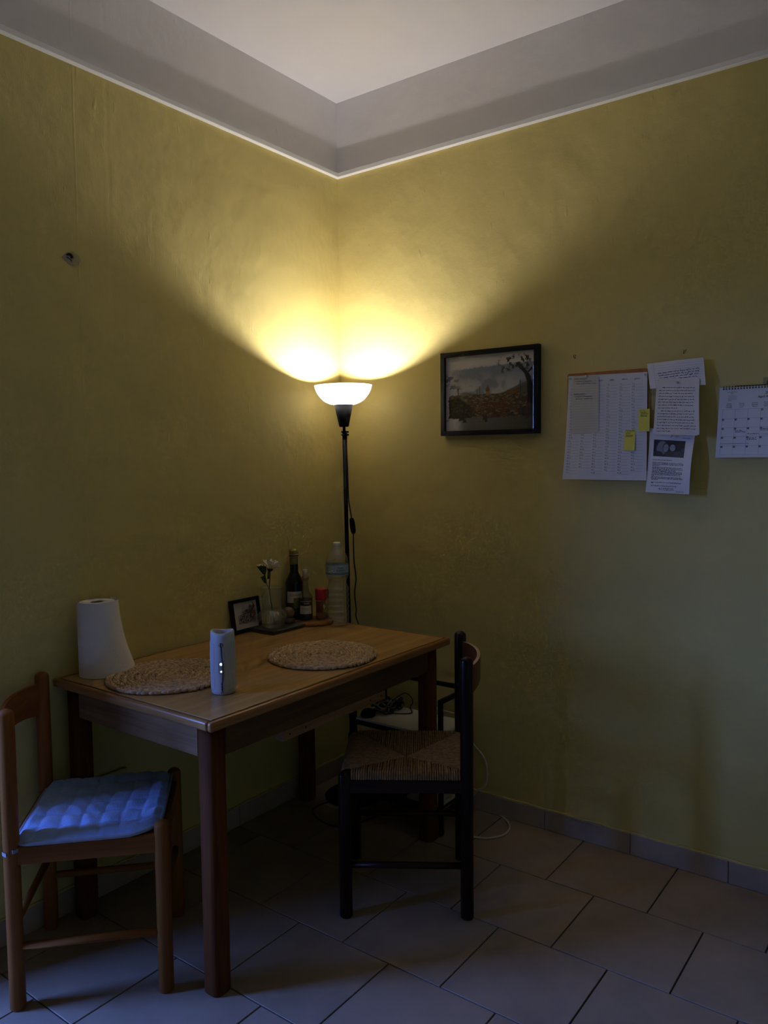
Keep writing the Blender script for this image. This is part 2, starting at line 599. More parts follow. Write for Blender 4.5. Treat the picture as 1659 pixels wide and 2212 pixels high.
        if parent is not None:
            ob.parent = parent
            ob['_base'] = tuple(off)
        else:
            ob.location = off
            ob['_base'] = tuple(off)
        return ob


def tag(o, label=None, cat=None, group=None, kind=None):
    if label:
        o['label'] = label
    if cat:
        o['category'] = cat
    if group:
        o['group'] = group
    if kind:
        o['kind'] = kind
    return o


def thing(name, loc, label, cat, group=None, rz=0.0, local=False):
    o = bpy.data.objects.new(name, None)
    COL.objects.link(o)
    o.empty_display_size = 0.05
    o.location = loc
    o.rotation_euler.z = rz
    o['_base'] = (0.0, 0.0, 0.0) if local else tuple(loc)
    return tag(o, label, cat, group)


def spline(pts, n=8):
    """Catmull-Rom through points"""
    P = [Vector(p) for p in pts]
    out = []
    for i in range(len(P) - 1):
        p0, p1, p2, p3 = P[max(i - 1, 0)], P[i], P[i + 1], P[min(i + 2, len(P) - 1)]
        for k in range(n):
            t = k / n
            out.append(0.5 * ((2 * p1) + (p2 - p0) * t + (2 * p0 - 5 * p1 + 4 * p2 - p3) * t * t + (3 * p1 - p0 - 3 * p2 + p3) * t ** 3))
    out.append(P[-1])
    return out


def smooth_prof(pts, n=5):
    return [(max(p.x, 0.0), p.y) for p in spline([(a, b, 0) for a, b in pts], n)]


def rrect(w, h, r, n=5, cx=0.0, cy=0.0):
    pts = []
    for (sx, sy, a0) in ((1, 1, 0), (-1, 1, 90), (-1, -1, 180), (1, -1, 270)):
        for k in range(n + 1):
            a = math.radians(a0 + 90 * k / n)
            pts.append((cx + sx * (w / 2 - r) + r * math.cos(a), cy + sy * (h / 2 - r) + r * math.sin(a)))
    return pts


_txt_cache = {}


def text_tris(body, size, align='LEFT', spacing=1.0, shear=0.0):
    """flat letter mesh: returns verts (x,y) and faces"""
    key = (body, size, align, spacing, shear)
    if key in _txt_cache:
        return _txt_cache[key]
    cu = bpy.data.curves.new('t', 'FONT')
    cu.body = body
    cu.size = size
    cu.align_x = align
    cu.space_line = spacing
    cu.shear = shear
    cu.resolution_u = 2
    ob = bpy.data.objects.new('t', cu)
    COL.objects.link(ob)
    dg = bpy.context.evaluated_depsgraph_get()
    me = bpy.data.meshes.new_from_object(ob.evaluated_get(dg))
    vs = [(v.co.x, v.co.y) for v in me.vertices]
    fs = [tuple(p.vertices) for p in me.polygons]
    bpy.data.objects.remove(ob)
    bpy.data.curves.remove(cu)
    bpy.data.meshes.remove(me)
    _txt_cache[key] = (vs, fs)
    return vs, fs


class Ink:
    """flat print collected in page metres (u right from the left edge, v down from the top)"""

    def __init__(self):
        self.v, self.f = [], []

    def poly(self, pts, faces):
        b = len(self.v)
        self.v += pts
        self.f += [tuple(b + i for i in f) for f in faces]

    def text(self, body, u, v, size, align='LEFT', spacing=1.0, shear=0.0, rot=0.0):
        vs, fs = text_tris(body, size, align, spacing, shear)
        c, s = math.cos(rot), math.sin(rot)
        self.poly([(u + x * c - y * s, v - (x * s + y * c)) for x, y in vs], fs)

    def rect(self, u0, v0, u1, v1):
        n = max(1, int(abs(u1 - u0) / 0.02))
        m = max(1, int(abs(v1 - v0) / 0.02))
        for i in range(n):
            for j in range(m):
                a0, a1 = u0 + (u1 - u0) * i / n, u0 + (u1 - u0) * (i + 1) / n
                b0, b1 = v0 + (v1 - v0) * j / m, v0 + (v1 - v0) * (j + 1) / m
                self.poly([(a0, b0), (a1, b0), (a1, b1), (a0, b1)], [(0, 1, 2, 3)])

    def hand(self, u, v, width, h, rnd, slope=0.0, thick=0.0005):
        """a line of small handwriting"""
        x = 0.0
        while x < width - h:
            wl = min(rnd.uniform(1.5, 5.5) * h, width - x)
            pts = []
            k = 0
            while k * h * 0.32 < wl:
                yy = (rnd.uniform(0.0, 0.25) if k % 2 else rnd.uniform(0.7, 1.0)) * h
                if rnd.random() < 0.12:
                    yy = rnd.choice((1.7, -0.6)) * h
                pts.append((u + x + k * h * 0.32, v - yy - slope * (x + k * h * 0.32)))
                k += 1
            for a, b in zip(pts, pts[1:]):
                dx, dy = b[0] - a[0], b[1] - a[1]
                L = math.hypot(dx, dy) or 1
                nx, ny = -dy / L * thick / 2, dx / L * thick / 2
                self.poly([(a[0] + nx, a[1] + ny), (b[0] + nx, b[1] + ny), (b[0] - nx, b[1] - ny), (a[0] - nx, a[1] - ny)], [(0, 1, 2, 3)])
            x += wl + h * rnd.uniform(0.6, 1.1)

    def build(self, name, mat, parent, place):
        mb = MB()
        mb.add([place(u, v) for u, v in self.v], self.f)
        o = mb.build(name, mat, parent)
        o['kind'] = 'stuff'
        return o


# ------------------------------------------------------------------ the room
RX1, RY1 = 3.70, -4.70


def struct(ob):
    return tag(ob, kind='structure')


floor = struct(MB().box((-WALL_T, RY1, -0.06), (RX1, 0.0, -0.004)).build('floor', 'floor_grout', base=(0, 0, 0)))
PX, PY = 0.3435, 0.3365
tile_w, tile_h = PX - 0.0045, PY - 0.0045
tile_me = {}


def tile_mesh(w, h):
    key = (round(w, 4), round(h, 4))
    if key not in tile_me:
        t = MB()
        b = 0.0007
        lo = [(-w / 2, -h / 2), (w / 2, -h / 2), (w / 2, h / 2), (-w / 2, h / 2)]
        hi = [(-w / 2 + b, -h / 2 + b), (w / 2 - b, -h / 2 + b), (w / 2 - b, h / 2 - b), (-w / 2 + b, h / 2 - b)]
        t.add([(x, y, -0.006) for x, y in lo] + [(x, y, -0.0014) for x, y in lo] + [(x, y, 0.0) for x, y in hi],
              [(0, 1, 5, 4), (1, 2, 6, 5), (2, 3, 7, 6), (3, 0, 4, 7), (4, 5, 9, 8), (5, 6, 10, 9), (6, 7, 11, 10), (7, 4, 8, 11), (8, 9, 10, 11)])
        me = bpy.data.meshes.new('floor_tile')
        me.from_pydata(t.v, [], t.f)
        me.materials.append(MAT['floor_tile'])
        tile_me[key] = me
    return tile_me[key]


row = 0
y = -0.003
while y > RY1 + 0.02:
    y2 = max(y - PY, RY1)
    x = (1.158 if row % 2 == 0 else 0.986) - 4 * PX
    while x < RX1 - 0.01:
        a, b = max(x, 0.002), min(x + PX, RX1)
        if b - a > 0.03:
            o = bpy.data.objects.new('floor_tile', tile_mesh(b - a - 0.0045, y - y2 - 0.0045))
            COL.objects.link(o)
            o.parent = floor
            o.location = ((a + b) / 2, (y + y2) / 2, random.uniform(-0.0006, 0.0))
        x += PX
    y -= PY
    row += 1

wl_mb = MB()
wl_mb.box((-WALL_T, DOOR_Y1, -0.06), (0, WALL_T, CEIL_Z))
wl_mb.box((-WALL_T, RY1 - 0.2, -0.06), (0, DOOR_Y0, CEIL_Z))
wl_mb.box((-WALL_T, DOOR_Y0, DOOR_TOP), (0, DOOR_Y1, CEIL_Z))
wall_left = struct(wl_mb.build('wall_left', 'wall_left_paint', base=(0, 0, 0)))
struct(MB().box((0, 0, -0.06), (RX1 + 0.2, 0.2, CEIL_Z)).build('wall_right', 'wall_paint', base=(0, 0, 0)))
struct(MB().box((RX1, RY1, -0.06), (RX1 + 0.2, 0, CEIL_Z)).build('wall_far_side', 'wall_paint', base=(0, 0, 0)))
struct(MB().box((0, RY1 - 0.2, -0.06), (RX1 + 0.2, RY1, CEIL_Z)).build('wall_behind', 'wall_paint', base=(0, 0, 0)))
struct(MB().box((-WALL_T, RY1 - 0.2, CEIL_Z), (RX1 + 0.2, WALL_T, CEIL_Z + 0.15)).build('ceiling', 'ceiling_paint', base=(0, 0, CEIL_Z)))
TP, TH = 0.021, 0.019
struct(MB().rbox((0, RY1, TRIM_Z), (TP, 0, TRIM_Z + TH), 0.002, 1).build('trim_1', 'moulding_paint', base=(0, 0, TRIM_Z)))
struct(MB().rbox((TP, -TP, TRIM_Z), (RX1, 0, TRIM_Z + TH), 0.002, 1).build('trim_2', 'moulding_paint', base=(0, 0, TRIM_Z)))

# skirting: a row of tiles on each wall with a lumpy painted bead along the top
BH, BT = 0.078, 0.010


def bead(pts):
    out = []
    for i, p in enumerate(pts):
        out.append(0.0035 + 0.0025 * abs(math.sin(i * 1.7) * math.sin(i * 0.63 + 1)))
    return MB().tube(pts, out, 6)


bbr = struct(MB().box((0.0, -0.005, 0.0), (RX1, 0.0, BH - 0.004)).build('baseboard_right', 'floor_grout', base=(0, 0, 0)))
me_cache = {}


def skirting(parent, lo, hi):
    MB().rbox(lo, hi, 0.0018, 1).build('skirting_tile', 'skirting_tile', parent)


x = 0.999 - 3 * 0.334
while x < RX1:
    a, b = max(x, 0.011), min(x + 0.334, RX1)
    if b - a > 0.02:
        skirting(bbr, (a + 0.001, -BT, 0.0), (b - 0.001, 0.0, BH + random.uniform(-0.001, 0.001)))
    x += 0.334
bead([(0.012 + 0.03 * i, -0.0045 + 0.001 * math.sin(i * 2.1), BH + 0.0015 + 0.0012 * math.sin(i * 1.3)) for i in range(123)]).build('paint_bead', 'yellow_bead', bbr)
bbl = struct(MB().box((0.0, DOOR_Y1, 0.0), (0.005, 0.0, BH - 0.004)).build('baseboard_left', 'floor_grout', base=(0, 0, 0)))
y = 0.0
while y > DOOR_Y1 + 0.05:
    y2 = max(y - 0.334, DOOR_Y1)
    skirting(bbl, (0.0, y2 + 0.001, 0.0), (BT, y - 0.001, BH + random.uniform(-0.001, 0.001)))
    y = y2
bead([(0.0045 + 0.001 * math.sin(i * 2.3), -0.03 * i, BH + 0.0015 + 0.0012 * math.sin(i * 1.9)) for i in range(66)]).build('paint_bead', 'yellow_bead', bbl)

# balcony door in the left wall, beyond the picture's edge: lining, casing and an open glazed leaf
door = struct(MB().box((-WALL_T, DOOR_Y1 - 0.025, 0), (0.0, DOOR_Y1, DOOR_TOP)).box((-WALL_T, DOOR_Y0, 0), (0.0, DOOR_Y0 + 0.025, DOOR_TOP))
              .box((-WALL_T, DOOR_Y0, DOOR_TOP - 0.025), (0, DOOR_Y1, DOOR_TOP)).build('door_1', 'door_wood', base=(0, DOOR_Y1, 0)))
for lo, hi in (((0, DOOR_Y1, 0), (0.018, DOOR_Y1 + 0.07, DOOR_TOP + 0.07)), ((0, DOOR_Y0 - 0.07, 0), (0.018, DOOR_Y0, DOOR_TOP + 0.07)),
               ((0, DOOR_Y0, DOOR_TOP), (0.018, DOOR_Y1, DOOR_TOP + 0.07))):
    MB().rbox(lo, hi, 0.004, 1).build('casing', 'door_wood', door)
lx0, lx1, ly0, ly1 = 0.03, 0.80, DOOR_Y0 - 0.03, DOOR_Y0 + 0.012
for lo, hi in (((lx0, ly0, 0.01), (lx0 + 0.09, ly1, DOOR_TOP - 0.03)), ((lx1 - 0.09, ly0, 0.01), (lx1, ly1, DOOR_TOP - 0.03)),
               ((lx0 + 0.09, ly0, 0.01), (lx1 - 0.09, ly1, 0.22)), ((lx0 + 0.09, ly0, DOOR_TOP - 0.13), (lx1 - 0.09, ly1, DOOR_TOP - 0.03)),
               ((lx0 + 0.09, ly0, 1.0), (lx1 - 0.09, ly1, 1.07))):
    MB().rbox(lo, hi, 0.004, 1).build('leaf_rail', 'door_wood', door)
for z0, z1 in ((0.22, 1.0), (1.07, DOOR_TOP - 0.13)):
    MB().box((lx0 + 0.09, (ly0 + ly1) / 2 - 0.002, z0), (lx1 - 0.09, (ly0 + ly1) / 2 + 0.002, z1)).build('pane', 'pane', door)

# torn plaster hole in the left wall, and a painted-over blanking plate low down
hc = hit(150, 556, 0, 0.0)


def hole_poly(pts, x0, x1):
    s = 0.0435 / 25 / 1659 * 80  # crop pixels to metres
    return MB().prism([(-(a - 620) * -s * 1.25, (760 - b) * s) for a, b in pts], lambda a, b, h: (h, hc[1] + a, hc[2] + b), x0, x1)


hole_poly([(370, 800), (460, 690), (540, 600), (640, 590), (720, 650), (760, 760), (700, 900), (730, 1050), (600, 1010), (480, 900)], 0.0, 0.0012).build('bare_plaster', 'plaster_raw', wall_left)
hole_poly([(500, 690), (560, 625), (640, 605), (700, 650), (735, 720), (700, 780), (640, 790), (650, 740), (600, 700), (540, 720)], 0.001, 0.0018).build('hole', 'hole_dark', wall_left)
hole_poly([(515, 770), (545, 755), (580, 770), (600, 800), (660, 830), (700, 920), (640, 850), (560, 800)], 0.001, 0.0018).build('hole', 'hole_dark', wall_left)
fl = MB()
s_ = 0.0435 / 25 / 1659 * 80
fp = [(690, 500), (870, 640), (930, 800), (840, 1060), (680, 900), (750, 760), (740, 650)]
fl.add([(0.002 + 0.010 * min(1, (a - 680) / 250), hc[1] + (a - 620) * s_ * 1.25, hc[2] + (760 - b) * s_) for a, b in fp], [tuple(range(7))])
fl.build('torn_paint_flap', 'flap_paint', wall_left)

sp = thing('blanking_plate', (0.0, -1.228, 0.365), 'low wall outlet cover painted over in wall yellow, under the table', 'outlet cover')
MB().rbox((0.0, -1.282, 0.325), (0.014, -1.175, 0.404), 0.003, 2).build('cover', 'socket_paint', sp)
for yy in (-1.265, -1.192):
    MB().lathe([(0.003, 0), (0.003, 0.0015), (0.0, 0.002)], (0.0138, yy, 0.3645), 8, True, (1, 0, 0)).build('screw', 'socket_paint', sp)

# ------------------------------------------------------------------ dining table
TZ = 0.767
TX0, TX1, TY0, TY1 = 0.003, 0.735, -1.427, -0.262
tb = thing('dining_table', ((TX0 + TX1) / 2, (TY0 + TY1) / 2, 0.0), 'rectangular wooden dining table with moulded edge pushed against the yellow wall', 'table')
EW = 0.020
MB().rbox((TX0 + EW, TY0 + EW, TZ - 0.022), (TX1 - EW, TY1 - EW, TZ), 0.0012, 1).build('tabletop', 'table_top', tb)
MB().box((TX0 + EW - 0.004, TY0 + EW - 0.004, TZ - 0.022), (TX1 - EW + 0.004, TY1 - EW + 0.004, TZ - 0.003)).build('groove', 'table_gap', tb)


def edge(lo, hi, m):
    MB().rbox(lo, hi, 0.0065, 3).build('edge_moulding', m, tb)


g = 0.0022
edge((TX1 - EW + g, TY0, TZ - 0.027), (TX1, TY1, TZ - 0.0005), 'table_edge')
edge((TX0, TY0, TZ - 0.027), (TX0 + EW - g, TY1, TZ - 0.0005), 'table_edge')
edge((TX0 + EW - g, TY0, TZ - 0.027), (TX1 - EW + g, TY0 + EW - g, TZ - 0.0005), 'table_edge_x')
edge((TX0 + EW - g, TY1 - EW + g, TZ - 0.027), (TX1 - EW + g, TY1, TZ - 0.0005), 'table_edge_x')
LZ = TZ - 0.022
lx = (0.062, 0.674)
ly = (-1.374, -0.330)
LS = 0.060
for xx in lx:
    for yy in ly:
        t = MB()
        poly = rrect(LS, LS, 0.018, 4)
        prof = [(0.93, 0.0), (1.0, 0.004), (1.0, LZ)]
        n = len(poly)
        vs = [(xx + a * k, yy + b * k, z) for k, z in prof for a, b in poly]
        fs = [tuple(reversed(range(n))), tuple(range(2 * n, 3 * n))]
        for i in range(2):
            fs += [(i * n + k, i * n + (k + 1) % n, (i + 1) * n + (k + 1) % n, (i + 1) * n + k) for k in range(n)]
        t.add(vs, fs, True)
        t.build('leg', 'table_leg', tb)
AZ = 0.650
for yy in (ly[0] - 0.022, ly[1] + 0.002):
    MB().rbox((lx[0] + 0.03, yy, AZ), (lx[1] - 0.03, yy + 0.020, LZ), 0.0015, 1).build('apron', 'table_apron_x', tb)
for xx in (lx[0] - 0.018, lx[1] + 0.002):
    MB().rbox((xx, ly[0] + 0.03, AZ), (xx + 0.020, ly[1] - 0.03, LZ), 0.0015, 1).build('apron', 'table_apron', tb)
run = MB().rbox((0.660, -1.12, AZ - 0.034), (0.690, -0.615, AZ - 0.002), 0.002, 1).build('leaf_runner', 'raw_wood', tb)
for yy in (-1.09, -1.02, -0.70, -0.64):
    MB().lathe([(0.0035, 0.0), (0.0035, 0.0008)], (0.6897, yy, AZ - 0.018), 8, True, (1, 0, 0)).build('screw_hole', 'table_gap', run)

# ------------------------------------------------------------------ floor lamp
LB = Vector((0.202, -0.196, 0.0))
LT = Vector((0.186, -0.207, 1.738))
lax = (LT - LB).normalized()
lamp = thing('floor_lamp', LB, 'black uplighter floor lamp with lit white bowl shade in the corner', 'floor lamp')


def la(z):
    return LB + (LT - LB) * (z / 1.738)


MB().lathe([(0.0, 0.0), (0.118, 0.0), (0.120, 0.006), (0.112, 0.014), (0.08, 0.024), (0.03, 0.034), (0.012, 0.045)], LB, 40).build('base', 'lamp_black', lamp)
MB().tube([la(0.03), la(1.545)], 0.0086, 12).build('pole', 'lamp_black', lamp)
MB().tube([la(1.53), la(1.60)], 0.0062, 12).build('upper_pole', 'lamp_black', lamp)
cl = MB()
for zz in (1.537, 1.549):
    c0 = la(zz)
    cl.lathe([(0.0125, -0.0035), (0.0125, 0.0035)], c0, 14, True, lax)
    cl.tube([c0, c0 + Vector(RX) * 0.019], 0.0036, 8)
cl.build('cord_clamp', 'lamp_black', lamp)
MB().lathe([(0.0, 0.0), (0.0185, 0.0), (0.020, 0.003), (0.039, 0.092), (0.0375, 0.0925), (0.030, 0.062), (0.0, 0.060)], la(1.570), 36, True, lax).build('socket_cup', 'lamp_black', lamp)
SH0 = 1.661
outer = smooth_prof([(0.040, 0.0), (0.062, 0.006), (0.085, 0.020), (0.104, 0.042), (0.114, 0.062), (0.1185, 0.078)], 5)
inner = [(max(r - 0.0028, 0.001), z + 0.0012) for r, z in reversed(outer)]
shade = MB().lathe(outer, la(SH0), 64, False, lax)
shade.build('lamp_shade', 'lamp_shade_plastic', lamp)
MB().lathe([(0.0, -0.031), (0.016, -0.031), (0.016, -0.007), (0.0, -0.007)], la(SH0), 24, True, lax).build('bulb_holder', 'white_gloss', lamp)
MB().ellipsoid(la(SH0 + 0.010), ((0.019, 0, 0), (0, 0.019, 0), (0, 0, 0.019)), 18, 10).build('bulb', 'bulb', lamp)


def at_lamp(px, py, t=3.27):
    return Vector(CAM + ray(px, py) * t)


cord_top = spline([la(1.545) + Vector(RX) * 0.010, at_lamp(748.5, 965), at_lamp(751, 1020), at_lamp(753, 1075), at_lamp(758, 1112), at_lamp(759.5, 1122)], 8)
MB().tube(cord_top, 0.0027, 8).build('cord', 'cable_black', lamp)
sw = [at_lamp(759.3, 1119), at_lamp(760.0, 1124), at_lamp(761.5, 1136), at_lamp(763, 1148), at_lamp(763.4, 1153)]
MB().tube(spline(sw, 6), [0.004 + 0.0075 * math.sin(PI * min(1, max(0, i / 24))) ** 0.6 for i in range(25)], 12).build('inline_switch', 'lamp_black', lamp)
cord_low = spline([at_lamp(763.3, 1150), at_lamp(763.6, 1185), at_lamp(765, 1215), at_lamp(769, 1250), at_lamp(766, 1282), at_lamp(769.5, 1315), at_lamp(773, 1345),
                   Vector((0.29, -0.12, 0.55)), Vector((0.32, -0.07, 0.25)), Vector((0.36, -0.06, 0.03)), Vector((0.45, -0.05, 0.006))], 8)
MB().tube(cord_low, 0.0027, 8).build('cord', 'cable_black', lamp)

# ------------------------------------------------------------------ chairs
CW, CD = 0.362, 0.380     # post centres


def bent_board(x0, x1, yb, bulge, z0, z1, arch, th, n=20):
    """curved backrest between the rear posts; lower edge arched"""
    t = MB()
    m = 4
    rows = []
    for side in (0, 1):
        for j in range(m + 1):
            for i in range(n + 1):
                u = i / n
                c = 4 * u * (1 - u)
                zb = z0 + arch * c
                zt = z1 + 0.006 * c
                z = zb + (zt - zb) * j / m
                yv = yb - bulge * (c ** 0.8) + (th / 2 if side else -th / 2)
                rows.append((x0 + (x1 - x0) * u, yv, z))
    w = n + 1
    S = (m + 1) * w
    fs = []
    for j in range(m):
        for i in range(n):
            a = j * w + i
            fs.append((a, a + 1, a + w + 1, a + w))
            fs.append((S + a + w, S + a + w + 1, S + a + 1, S + a))
    t.add(rows, fs, True)
    rim = []
    for i in range(n):
        rim.append((i, S + i, S + i + 1, i + 1))
        k = m * w + i
        rim.append((k + 1, S + k + 1, S + k, k))
    for j in range(m):
        for k in (j * w, j * w + n):
            rim.append((k, k + w, S + k + w, S + k))
    t2 = MB()
    t2.add(rows, rim, False)
    return t, t2


def make_chair(name, loc, fwd, label, mats, rear_top, front_top, back, seat_z, rail):
    rz = math.atan2(-fwd[0], fwd[1])
    c = thing(name, (loc[0], loc[1], 0.0), label, 'chair', None, rz, True)
    mw, mwx, mwy, mback, medge = mats
    R = 0.0205
    for sx in (-1, 1):
        for sy, top in ((-1, rear_top), (1, front_top)):
            prof = [(R - 0.004, 0.0), (R, 0.004), (R, top - 0.016)] + [(R * math.cos(a), top - 0.016 + 0.016 * math.sin(a)) for a in (0.4, 0.8, 1.2)] + [(0.0, top)]
            MB().lathe(prof, (sx * CW / 2, sy * CD / 2, 0), 24).build('back_post' if sy < 0 else 'front_leg', mw, c)
    z0, z1 = rail
    for sx in (-1, 1):
        MB().rbox((sx * CW / 2 - 0.011, -CD / 2 + 0.012, z0), (sx * CW / 2 + 0.011, CD / 2 - 0.012, z1), 0.003, 2).build('seat_rail', mwy, c)
    for sy in (-1, 1):
        MB().rbox((-CW / 2 + 0.012, sy * CD / 2 - 0.011, z0), (CW / 2 - 0.012, sy * CD / 2 + 0.011, z1), 0.003, 2).build('seat_rail', mwx, c)
    for sx in (-1, 1):
        MB().tube([(sx * CW / 2, -CD / 2, 0.168), (sx * CW / 2, CD / 2, 0.168)], 0.0105, 12).build('stretcher', mwy, c)
    MB().tube([(-CW / 2, -CD / 2, 0.225), (CW / 2, -CD / 2, 0.225)], 0.0105, 12).build('stretcher', mwx, c)
    MB().tube([(-CW / 2, CD / 2, 0.225), (CW / 2, CD / 2, 0.225)], 0.0105, 12).build('stretcher', mwx, c)
    b, e = bent_board(-CW / 2 + 0.004, CW / 2 - 0.004, -CD / 2, back[2], back[0], back[1], back[3], 0.011)
    bo = b.build('backrest', mback, c)
    e.build('board_edge', medge, bo)
    return c


def rush_seat(c, zr, cross=0.0, out=0.010):
    """rush cords wrapped over the four rails, meeting on the diagonals"""
    t = MB()
    rnd = random.Random(5)
    hx, hy = CW / 2 + out, CD / 2 + out
    p = 0.0074
    X = Vector((cross, 0.0))

    def zt(a):      # height towards the middle
        return zr + 0.0265 - 0.010 * a

    sides = (((-hx, -hy), (-hx, hy), (1, 0)), ((hx, -hy), (hx, hy), (-1, 0)), ((-hx, -hy), (hx, -hy), (0, 1)), ((-hx, hy), (hx, hy), (0, -1)))
    for si, (A, B, inn) in enumerate(sides):
        A, B, inn = Vector(A), Vector(B), Vector(inn)
        L = (B - A).length
        n = int(L / p)
        depth = abs((X - A).dot(inn))
        ridge = (X - A).dot((B - A).normalized())
        for i in range(n):
            s = (i + 0.5) * p
            frac = s / ridge if s < ridge else (L - s) / (L - ridge)
            ln = max(0.010, depth * min(1, frac) - 0.001)
            corner = min(s, L - s) < 0.030
            o = A + (B - A).normalized() * s
            r = p * rnd.uniform(0.44, 0.54)
            pts = []
            if not corner:
                pts += [(o.x + inn.x * 0.001, o.y + inn.y * 0.001, zr + 0.002), (o.x - inn.x * 0.001, o.y - inn.y * 0.001, zr + 0.011)]
                pts += [(o.x + inn.x * 0.003, o.y + inn.y * 0.003, zr + 0.019), (o.x + inn.x * 0.011, o.y + inn.y * 0.011, zr + 0.0245)]
                st = 0.022
            else:
                st = 0.026
            k = max(1, int((ln - st) / 0.03))
            for q in range(k + 1):
                d = st + (ln - st) * q / k if ln > st else ln
                a = d / depth
                wob = rnd.uniform(-0.0012, 0.0012)
                px_ = o + inn * d + (B - A).normalized() * wob
                pts.append((px_.x, px_.y, zt(a) + rnd.uniform(-0.0008, 0.0008)))
                if ln <= st:
                    break
            if len(pts) > 1:
                t.tube(pts, r, 5, caps=False)
    # fill beneath the cords so nothing shows through
    t.box((-hx + 0.006, -hy + 0.006, zr - 0.012), (hx - 0.006, hy - 0.006, zr + 0.011))
    t.build('rush_seat', 'rush', c)['kind'] = 'stuff'


fw1 = Vector((0.267, 0.279)).normalized()
c1 = Vector(((0.318 + 0.585 + 0.041 + 0.296) / 4 - 0.012, (-1.745 - 1.466 - 1.501 - 1.207) / 4 + 0.012))
chair1 = make_chair('dining_chair', c1, fw1, 'orange-brown wooden dining chair carrying a blue quilted seat pad',
                    ('orange_wood', 'orange_wood_x', 'orange_wood_y', 'orange_wood_x', 'orange_wood_x'), 0.805, 0.478, (0.672, 0.772, 0.045, 0.022), 0.45, (0.392, 0.442))
rush_seat(chair1, 0.417, 0.0, -0.012)
fw2 = Vector((-0.319, -0.215)).normalized()
c2 = Vector(((0.759 + 1.078 + 0.54 + 0.855) / 4 - 0.012, (-0.917 - 0.702 - 0.621 - 0.397) / 4 + 0.014))
chair2 = make_chair('dining_chair', c2, fw2, 'dark glossy wooden dining chair with bare woven rush seat beside the table', 
                    ('dark_wood', 'dark_wood_x', 'dark_wood_y', 'dark_plywood', 'plywood_edge'), 0.830, 0.470, (0.705, 0.795, 0.050, 0.020), 0.455, (0.402, 0.444))
rush_seat(chair2, 0.444, -0.045)

# quilted pad lying on the orange chair's seat
pad = thing('seat_pad', (c1.x, c1.y, 0.444), 'blue plush quilted seat pad tied to the orange-brown chair', 'cushion', None, chair1.rotation_euler.z, True)
PWX, PDY = 0.385, 0.366


def pad_top(u, v):
    """u across, v back->front; pad local metres"""
    ex = min(u, 1 - u)
    ey = min(v, 1 - v)
    x = (u - 0.5) * PWX
    yv = (v - 0.5) * PDY
    # rounded corners towards the front
    rc = 0.25
    if v > 1 - rc:
        k = (v - (1 - rc)) / rc
        x *= 1 - 0.20 * k * k
    elif v < 0.12:
        x *= 1 - 0.10 * (1 - v / 0.12) ** 2
    nx, ny = 6.0, 7.0
    qx = abs(math.sin(PI * nx * (u + 0.012 * math.sin(9 * v + 3 * u))))
    qy = abs(math.sin(PI * ny * (v + 0.012 * math.sin(8 * u + 2))))
    puff = 0.0125 * (min(qx, 1.0) ** 0.40) * (0.45 + 0.55 * qy ** 0.35)
    edge_f = min(1.0, min(ex, ey) / 0.05)
    wr = 0.0035 * math.sin(23 * u + 5 * math.sin(7 * v)) * math.sin(19 * v + 4 * math.sin(6 * u))
    lift = 0.010 * max(0, (v - 0.75) / 0.25) ** 2 + 0.006 * max(0.0, 1 - ex * 6) * v
    return (x, yv, 0.012 + (puff + wr * 0.6) * edge_f + lift - 0.006 * (1 - edge_f) + 0.004 * math.sin(3 * u + 2 * v))


pt = MB().grid(pad_top, 96, 96)
pt.grid(lambda u, v: (pad_top(u, v)[0] * 0.99, pad_top(u, v)[1] * 0.99, max(0.0, pad_top(u, v)[2] - 0.014)), 24, 24)
pt.build('quilted_top', 'cushion_plush', pad)
loop = [pad_top(i / 40, 0) for i in range(40)] + [pad_top(1, i / 40) for i in range(40)] + [pad_top(1 - i / 40, 1) for i in range(40)] + [pad_top(0, 1 - i / 40) for i in range(40)]
MB().tube([(a * 1.004, b * 1.004, z - 0.003) for a, b, z in loop], 0.0052, 8, True).build('binding', 'cushion_binding', pad)
for sx in (-1, 1):
    pc = Vector((sx * CW / 2, -CD / 2))
    pts = [(sx * (PWX / 2 - 0.012), -PDY / 2 + 0.006, 0.004)]
    for k in range(9):
        a = math.radians(20 + k * 40) if sx > 0 else math.radians(160 - k * 40)
        pts.append((pc.x + 0.0225 * math.cos(a), pc.y + 0.0225 * math.sin(a), -0.010 - 0.001 * k))
    band = MB()
    P = spline(pts, 4)
    vs, fs = [], []
    for p in P:
        vs += [(p.x, p.y, p.z - 0.005), (p.x, p.y, p.z + 0.005)]
    fs = [(2 * i, 2 * i + 2, 2 * i + 3, 2 * i + 1) for i in range(len(P) - 1)]
    band.add(vs, fs, True)
    band.build('tie', 'cushion_binding', pad)


